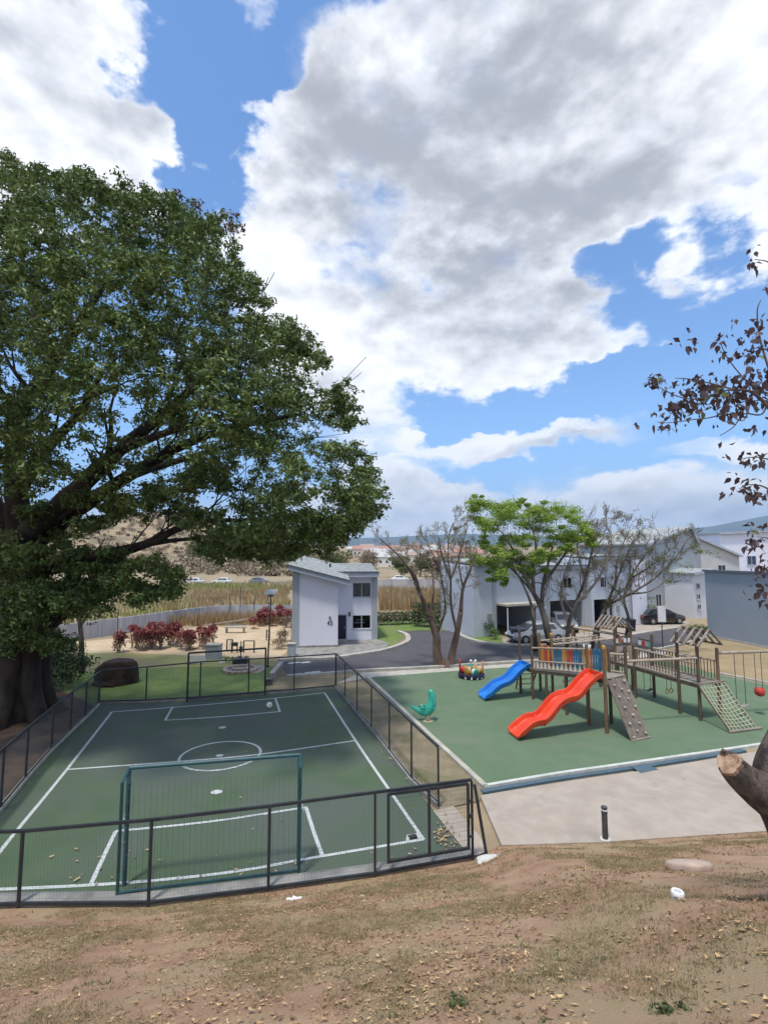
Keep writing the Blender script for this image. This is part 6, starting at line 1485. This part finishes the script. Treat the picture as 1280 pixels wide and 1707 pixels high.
def road_sign():
    p = G(1105, 1082); t = thing('notice_sign', 'white notice board on a slim post beside the road behind the playground', 'sign', p)
    z1, z0 = P(0, 1010, p.y).z, P(0, 1037, p.y).z
    mb = MB(); mb.tube([p-UP*.05, gz(p, z1-.05)], .035, 8); mb.build('post', M['metal'], t)
    w = .27; mb = MB(); mb.box(gz(p, (z0+z1)/2)-Vector((0, .05, 0)), (w*2, .03, z1-z0)); bd = mb.build('board', M['white'], t, bevel=.008)
    for k in range(4):
        mb = MB(); mb.box(gz(p, z1-.25-k*.22)-Vector((0, .068, 0)), (w*1.4*(1 if k < 3 else .6), .006, .07)); mb.build('faded_print', M['hwall'], bd)
    mb = MB(); mb.box(gz(p, z0-.07)-Vector((0, .03, 0)), (.16, .06, .1)); mb.build('clamp', M['metal'], t)
road_sign()
def bin_(label, px, py, m, h=1.05):
    p = G(px, py); t = thing('wheelie_bin', label, 'bin', p, 'bins by the terrace')
    mb = MB(); mb.loft([[p+Vector((x*s, y*s, z)) for x, y in ((-.28, -.3), (.28, -.3), (.28, .3), (-.28, .3))] for z, s in ((.05, .8), (h-.1, 1.0), (h-.08, 1.06), (h-.04, 1.06))]); mb.build('tub', M[m], t)
    mb = MB(); mb.extrude([p+Vector((-.31, -.34, h-.03)), p+Vector((-.31, .3, h-.03)), p+Vector((-.31, .33, h+.05)), p+Vector((-.31, -.2, h+.03))], (.62, 0, 0)); mb.build('lid', M[m], t)
    for s in (-1, 1):
        mb = MB(); mb.tube([p+Vector((s*.24-.03, .3, .1)), p+Vector((s*.24+.03, .3, .1))], .10, 10); mb.build('wheel', M['black'], t)
bin_('grey wheelie bin in front of the silver car, left one', 858, 1072, 'binm'); bin_('grey wheelie bin in front of the silver car, right one', 868, 1073, 'binm')
bin_('dark navy bin at the driveway behind the roofed play tower', 1052, 1052, 'navy', .95)
bo = thing('boulder', 'large dark reddish boulder at the far left corner of the court', 'boulder', G(178, 1148))
c = G(178, 1146)+Vector((0, .9, 0)); mb = MB(); rings = []
for f in np.linspace(0, 1, 16):
    t = f*1.5; s_ = math.cos(max(0, t-.35))**.55 if t < 1.55 else .1; z = -.1+1.16*math.sin(min(t, 1.5))**.8; row = []
    for u in np.linspace(0, 2*math.pi, 41)[:-1]:
        d = Vector((math.cos(u)*.98*s_, math.sin(u)*.75*s_, z)); q = c+d
        n_ = .17*mnoise.noise(d*1.4+Vector((3, 1, 0)))+.09*abs(mnoise.noise(d*3.4))+.03*mnoise.noise(d*9); row.append(q+Vector((d.x, d.y, d.z*.4))*n_)
    rings.append(row)
mb.loft(rings); mb.build('rock', M['boulder'], bo)
mb = MB(); mb.tube([c+Vector((-.9, -.5, .05)), c+Vector((-.4, -.8, .12)), c+Vector((.3, -.85, .04))], [.1, .14, .08], 7, rough=.3); mb.build('rock_foot', M['boulder'], bo, smooth=True)
def stone_block():
    a = G(364, 1099); t = thing('stone_block', 'grey square stone block beyond the far goal', 'stone block', a)
    h = P(350, 1077, a.y).z; w = 22/FPX*a.y
    mb = MB(); mb.box(a+Vector((-w*.5, .35, h*.5-.03)), (w, .7, h)); mb.build('block', M['hside'], t, bevel=.02)
    mb = MB(); mb.box(a+Vector((-w*.5, .35, h+.03)), (w*1.08, .78, .08)); mb.build('cap', M['kerbm'], t, bevel=.015)
    b = G(327, 1107); t = thing('white_board', 'white board standing left of the grey stone block', 'board', b)
    hh = P(327, 1093, b.y).z; ww = 29/FPX*b.y; mb = MB(); mb.box(b+Vector((0, 0, hh*.55)), (ww, .05, hh*.9)); mb.build('board', M['white'], t)
    for s in (-1, 1):
        mb = MB(); mb.box(b+Vector((s*ww*.4, .05, hh*.5)), (.05, .05, hh)); mb.build('leg', M['fascia'], t)
    q = G(370, 1106); t = thing('white_block', 'little white block on the lawn right of the white board', 'block', q); mb = MB(); mb.lathe(q-UP*.02, [(.17, 0), (.19, .1), (.15, .17), (.05, .19)], 8); mb.build('stone', M['white'], t)
    k = MB(); k.lathe(q+UP*.16, [(.05, 0), (.03, .03)], 6); k.build('stone_tip', M['white'], t)
stone_block()
def fire_ring():
    c = G(401, 1117); t = thing('fire_ring', 'round pale stone fire ring on the lawn behind the far goal', 'fire ring', c); r = 25/FPX*c.y
    n = 18
    for k in range(n):
        a = 2*math.pi*k/n; mb = MB(); q = c+Vector((r*math.cos(a), r*math.sin(a)*1.0, .05)); mb.box(q, (.27, .24, .14), a+math.pi/2); mb.build('stone', M['stone'], t, bevel=.03)
    mb = MB(); mb.lathe(c-UP*.03, [(r*.9, 0), (r*.9, .05), (.05, .055)], 24); mb.build('gravel_floor', M['greyc'], t)
    mb = MB(); mb.lathe(c+UP*.02, [(.42, 0), (.46, .12), (.36, .14), (.34, .05)], 16); mb.build('inner_ring', M['stone'], t)
    patch('stone_terrace', M['concrete'], [(405, 1122), (415, 1110), (436, 1108), (446, 1114), (430, 1122)], -.004)
fire_ring()
def fitness():
    # bar frames of the outdoor gym beyond the lawn
    for i, (px, base, top, w, lab, kind) in enumerate(((378, 1086, 1066, 9, 'low black step frame of the outdoor gym, leftmost', 'a'), (386, 1088, 1071, 9, 'black gym frame with a dark panel beyond the far goal', 'b'), (406, 1088, 1068, 17, 'pair of black gym uprights with a bar beside the tall thin post', 'c'), (444, 1067, 1050, 5, 'small black ladder frame left of the solar lamp pole', 'd'))):
        a = G(px, base); t = thing('gym_station', lab, 'gym equipment', a, 'outdoor gym stations'); h = P(px, top, a.y).z; ww = w/FPX*a.y
        for s in (0, 1):
            mb = MB(); mb.tube([a+Vector((ww*s, 0, -.05)), a+Vector((ww*s, 0, h))], .045, 8); mb.build('upright', M['metal'], t)
        for z in ((h*.97,) if kind != 'd' else (h*.3, h*.55, h*.8, h*.97)):
            mb = MB(); mb.tube([a+Vector((0, 0, z)), a+Vector((ww, 0, z))], .03, 8); mb.build('crossbar', M['metal'], t)
        if kind == 'b':
            mb = MB(); mb.box(a+Vector((ww*.5, -.05, h*.8)), (ww*1.1, .05, h*.34)); mb.build('panel', M['metal'], t)
        if kind == 'a':
            mb = MB(); mb.tube([a+Vector((0, .5, 0)), a+Vector((ww*.5, .25, h*1.05)), a+Vector((ww, 0, 0))], .03, 8); mb.build('hoop', M['frame'], t)
    a = G(401, 1106); t = thing('fire_pit_post', 'dark planter box with a thin post behind the fire ring', 'planter', a)
    mb = MB(); mb.box(a+UP*.14, (.8, .5, .28)); mb.build('box', M['metal'], t, bevel=.02)
    mb = MB(); mb.tube([a, gz(a, P(401, 1069, a.y).z)], .03, 8); mb.build('post', M['metal'], t)
    mb = MB(); mb.tube([gz(a, P(0, 1087, a.y).z), gz(a, P(0, 1078, a.y).z)], .10, 8); mb.build('post_head', M['metal'], t)
    cl = [tuple(G(px, 1104)+UP*.2) for px in (378, 388, 396, 404, 410)]; leaf_cloud('flowers', cl, [.22]*5, 40, .12, M['olive'], t, seed=150)
    r0, r1 = G(350, 1046), G(432, 1041); t = thing('sloping_rail', 'pale sloping timber rail in front of the grey wall', 'rail', r0)
    p, q = P(339, 1043, r0.y), P(434, 1029, r1.y); mb = MB(); mb.beam(p, q, .12, .13); mb.build('beam', M['rail'], t)
    for f in (.1, .5, .9):
        mb = MB(); z = p.lerp(q, f); mb.beam(gz(z, -.05), z, .09, .09); mb.build('support', M['post'], t)
    a = G(392, 1055); t = thing('grey_bench', 'low greenish grey bench before the sloping rail', 'bench', a)
    mb = MB(); mb.box(a+UP*.42, (1.7, .4, .06)); mb.build('seat', M['greyc'], t)
    for s in (-.7, .7):
        mb = MB(); mb.box(a+Vector((s, 0, .19)), (.08, .36, .4)); mb.build('leg', M['greyc'], t)
    mb = MB(); mb.box(a+Vector((0, .2, .62)), (1.7, .05, .14)); mb.build('backrest', M['greyc'], t)
fitness()
def retaining_edge():
    a, b = G(450, 1138), G(466, 1114); t = thing('ramp_wall', 'low sloping grey wall beside the lawn at the far right corner of the court', 'wall', a)
    n = Vector((.16, .06, 0)); mb = MB(); mb.extrude([a, b, b+UP*.30, a+UP*.42], n); mb.build('wall_block', M['greyc'], t, bevel=.015)
    mb = MB(); mb.beam(a+UP*.44+n*.5, b+UP*.32+n*.5, .22, .05); mb.build('coping', M['kerbm'], t)
    c = G(447, 1142); t = thing('valve_box', 'small dark box on the ground at the end of the sloping wall', 'box', c)
    mb = MB(); mb.box(c+UP*.13, (.34, .26, .28)); mb.build('case', M['lampdark'], t, bevel=.01); mb = MB(); mb.box(c+UP*.285, (.38, .30, .03)); mb.build('lid', M['lampdark'], t)
retaining_edge()

# ------------------------------------------------------------------ things lying on the bank
def on_bank(px, py):
    lo, hi = 1.0, 14.0; d = ray(px, py)
    for _ in range(60):
        m = (lo+hi)/2; q = Vector((d.x*m/d.y, m, EYE+d.z*m/d.y))
        if q.z > bank_h(q.x, q.y): lo = m
        else: hi = m
    return Vector((d.x*lo/d.y, lo, bank_h(d.x*lo/d.y, lo)))
a = on_bank(1150, 1452); t = thing('flat_stone', 'large flat pinkish stone half sunk in the bare soil of the bank', 'stone', a)
mb = MB(); rings = []
for z, s in ((-.12, 1.0), (.03, 1.02), (.06, .95), (.075, .6), (.08, .1)):
    rings.append([a+Vector((math.cos(u)*.27*s*(1+.07*math.sin(3*u)), math.sin(u)*.24*s, z+.045-.24*.42*math.sin(u)*s)) for u in np.linspace(0, 2*math.pi, 25)[:-1]])
mb.loft(rings); mb.build('slab', M['stone'], t, smooth=True)
mb = MB(); mb.tube([a+Vector((.28*math.cos(u), .25*math.sin(u), -.25*.42*math.sin(u)+.05)) for u in np.linspace(0, math.pi, 14)], .022, 5, rough=.4); mb.build('soil_rim', M['bank'], t)
a = on_bank(1130, 1501); t = thing('pipe_cap', 'small white ring shaped pipe cap sticking out of the bank', 'pipe cap', a)
mb = MB(); mb.lathe(a-UP*.01, [(.052, 0), (.055, .07), (.05, .085), (.03, .085), (.027, .055), (.005, .05)], 18); mb.build('ring', M['white'], t)
mb = MB(); mb.lathe(a-UP*.06, [(.045, 0), (.045, .05)], 14); mb.build('pipe', M['kerbm'], t)
a = on_bank(818, 1433); t = thing('cement_spill', 'pale lump of spilled cement at the foot of the gate brace', 'cement lump', a)
mb = MB(); rings = []
for z, s in ((-.05, 1.0), (.03, .95), (.055, .7), (.06, .15)): rings.append([a+Vector((math.cos(u)*.27*s*(1+.25*math.sin(2*u+.5)+.1*math.sin(5*u)), math.sin(u)*.13*s*(1+.2*math.sin(3*u)), z)) for u in np.linspace(0, 2*math.pi, 22)[:-1]])
mb.loft(rings); mb.build('lump', M['kerbw'], t, smooth=True)
mb = MB(); mb.lathe(a+Vector((-.24, -.1, -.04)), [(.05, 0), (.06, .04), (.02, .07)], 7); mb.build('crumb', M['kerbw'], t)
a = on_bank(490, 1501); t = thing('paper_scrap', 'crumpled scrap of white paper on the bank below the near fence', 'litter', a)
mb = MB()
for k in range(5):
    q = a+Vector((-.09+.045*k, random.uniform(-.02, .02), .012)); mb.extrude([q+Vector((-.03, -.025, 0)), q+Vector((.035, -.02, random.uniform(0, .03))), q+Vector((.03, .03, random.uniform(0, .02))), q+Vector((-.03, .02, random.uniform(0, .03)))], (0, 0, .004))
mb.build('sheet', M['white'], t)
for px, py, s in ((604, 1497, .05), (1116, 1530, .03)):
    a = on_bank(px, py); mb = MB(); mb.lathe(a-UP*.02, [(s*.8, 0), (s*1.1, s*.5), (s*.7, s*.9), (s*.1, s)], 9)
    tag(mb.build('pebble', M['stone'], at=a, smooth=True), 'pinkish pebble on the bank below the near fence' if s > .04 else 'small pinkish pebble right of the bare soil near the pipe cap', 'pebble', 'pebbles on the bank')

# leaf litter, grass and weeds on the bank: nobody could count them
def litter(name, m, n, size, seed, dens):
    rg = np.random.default_rng(seed); V = []; F = []
    k = 0
    while k < n:
        x, y = rg.uniform(-9, 9.5), rg.uniform(2.4, 12)
        if y > edge_y(x)-.03: continue
        c = mnoise.noise(Vector((x*.55+seed, y*.75, 0)))+.5*mnoise.noise(Vector((x*1.9, y*1.9, seed)))
        if rg.random() > dens(x, y, c): continue
        z = bank_h(x, y)+.022; a = rg.uniform(0, 6.283); L = size*min(1.55, rg.lognormal(-.15, .45)); w = L*rg.uniform(.25, .6)
        dx, dy = math.cos(a), math.sin(a); cu = L*rg.uniform(.05, .45); t1, t2 = rg.uniform(-.4, .4, 2)*L; sl = -.45
        def pt(u, v, h): X, Y_ = x+dx*u-dy*v, y+dy*u+dx*v; return (X, Y_, z+h+sl*(Y_-y))
        b = len(V); V += [pt(-L/2, 0, cu), pt(-L*.1, w/2, abs(t1)*.4), pt(L/2, 0, cu*.8), pt(-L*.1, -w/2, abs(t2)*.4), pt(0, 0, 0)]
        F += [(b, b+4, b+1), (b+1, b+4, b+2), (b+2, b+4, b+3), (b+3, b+4, b)]; k += 1
    o = raw_mesh(name, V, F, m); return stuff(o)
litter('fallen_leaves', M['litter'], 26000, .040, 3, lambda x, y, c: max(.03, min(1, .30+1.5*c+(.28 if -3.5 < x < 1.2 else -.10)+(.15 if y < 6 else 0))))
def tufts(name, m, n, h, w, seed, dens):
    rg = np.random.default_rng(seed); V = []; F = []; k = 0
    while k < n:
        x, y = rg.uniform(-9, 9.5), rg.uniform(2.4, 12)
        if y > edge_y(x)-.02: continue
        c = mnoise.noise(Vector((x*.7, y*.9, seed)))+.45*mnoise.noise(Vector((x*2.6, y*2.6, seed+2)))
        if rg.random() > dens(x, y, c): continue
        for _ in range(7):
            px, py = x+rg.normal(0, .03), y+rg.normal(0, .03); z = bank_h(px, py)+.008; a = rg.uniform(0, 6.283); H = h*rg.uniform(.4, 1.3); ww = w*rg.uniform(.6, 1.3); l = H*rg.uniform(.2, 1.3); b2 = rg.uniform(0, 6.283)
            b = len(V); V += [(px-math.cos(a)*ww, py-math.sin(a)*ww, z), (px+math.cos(a)*ww, py+math.sin(a)*ww, z), (px+math.cos(b2)*l, py+math.sin(b2)*l, z+H)]; F.append((b, b+1, b+2))
        k += 1
    return stuff(raw_mesh(name, V, F, m))
tufts('short_grass', M['tuft'], 42000, .034, .0030, 31, lambda x, y, c: max(.0, min(1, .22+1.9*c+(.2 if x < 2 else -.05))))
tufts('weeds', M['weed'], 160, .04, .008, 47, lambda x, y, c: 1.0 if c > .35 else .02)
rg = np.random.default_rng(63); V = []; F = []
while len(V) < 6*2600:
    x, y = rg.uniform(-9, 9.5), rg.uniform(2.4, 11.5)
    if y > edge_y(x)-.03: continue
    if rg.random() > .35+.9*mnoise.noise(Vector((x*.6, y*.8, 7))): continue
    r = .009*min(3.2, rg.lognormal(0, .6)); z = bank_h(x, y)+.012; b = len(V); a0 = rg.uniform(0, 6.28)
    V += [(x+r*math.cos(a0+k*1.5708)*rg.uniform(.7, 1.4), y+r*math.sin(a0+k*1.5708)*rg.uniform(.7, 1.4), z) for k in range(4)]+[(x, y, z+r*rg.uniform(.5, 1.1)), (x, y, z-r)]
    F += [(b+k, b+(k+1) % 4, b+4) for k in range(4)]
stuff(raw_mesh('soil_clods', V, F, M['bank']))
for px, py, n, lab in ((1112, 1702, 26, 'green weed at the bottom right of the bank'), (766, 1682, 14, 'small green weed low on the bank right of the middle'), (730, 1404, 0, '')):
    if not n: continue
    a = on_bank(px, min(py, 1690)); c = [tuple(a+Vector((random.uniform(-.08, .08)*n/24, random.uniform(-.04, .04), .02))) for _ in range(6)]
    t = thing('weed_plant', lab, 'weed', a); leaf_cloud('leaves', c, [.05]*6, n, .032, M['weed'], t, seed=160+n)
    mb = MB(); mb.tube([a-UP*.02, a+UP*.05], .005, 5); mb.build('stem', M['weed'], t)
# a few dry leaves blown onto the court and the slab
V = []; F = []; rg = np.random.default_rng(9)
for _ in range(190):
    if rg.random() < .4: p = G(rg.normal(742, 9), rg.normal(1398, 14))
    elif rg.random() < .75:
        k_ = rg.integers(1, len(RB)-1); f_ = rg.random(); p = G(RB[k_][0]+(RB[k_+1][0]-RB[k_][0])*f_-abs(rg.normal(3, 5)), RB[k_][1]+(RB[k_+1][1]-RB[k_][1])*f_+rg.normal(4, 3)) if rg.random() < .5 else G(rg.uniform(60, 700), 1478-max(0, rg.uniform(-10, 60)))
    else: p = G(rg.uniform(60, 1150), rg.uniform(1210, 1450))
    if p.y < edge_y(p.x)+.25: continue
    a = rg.uniform(0, 6.28); L = .05*rg.uniform(.5, 1.2); dx, dy = math.cos(a)*L, math.sin(a)*L; z = .075
    b = len(V); V += [(p.x-dx, p.y-dy, z-.02), (p.x-dy*.4, p.y+dx*.4, z-.03), (p.x+dx, p.y+dy, z-.015), (p.x+dy*.4, p.y-dx*.4, z-.03)]; F += [(b, b+1, b+2), (b, b+2, b+3)]
stuff(raw_mesh('blown_leaves', V, F, M['litter']))
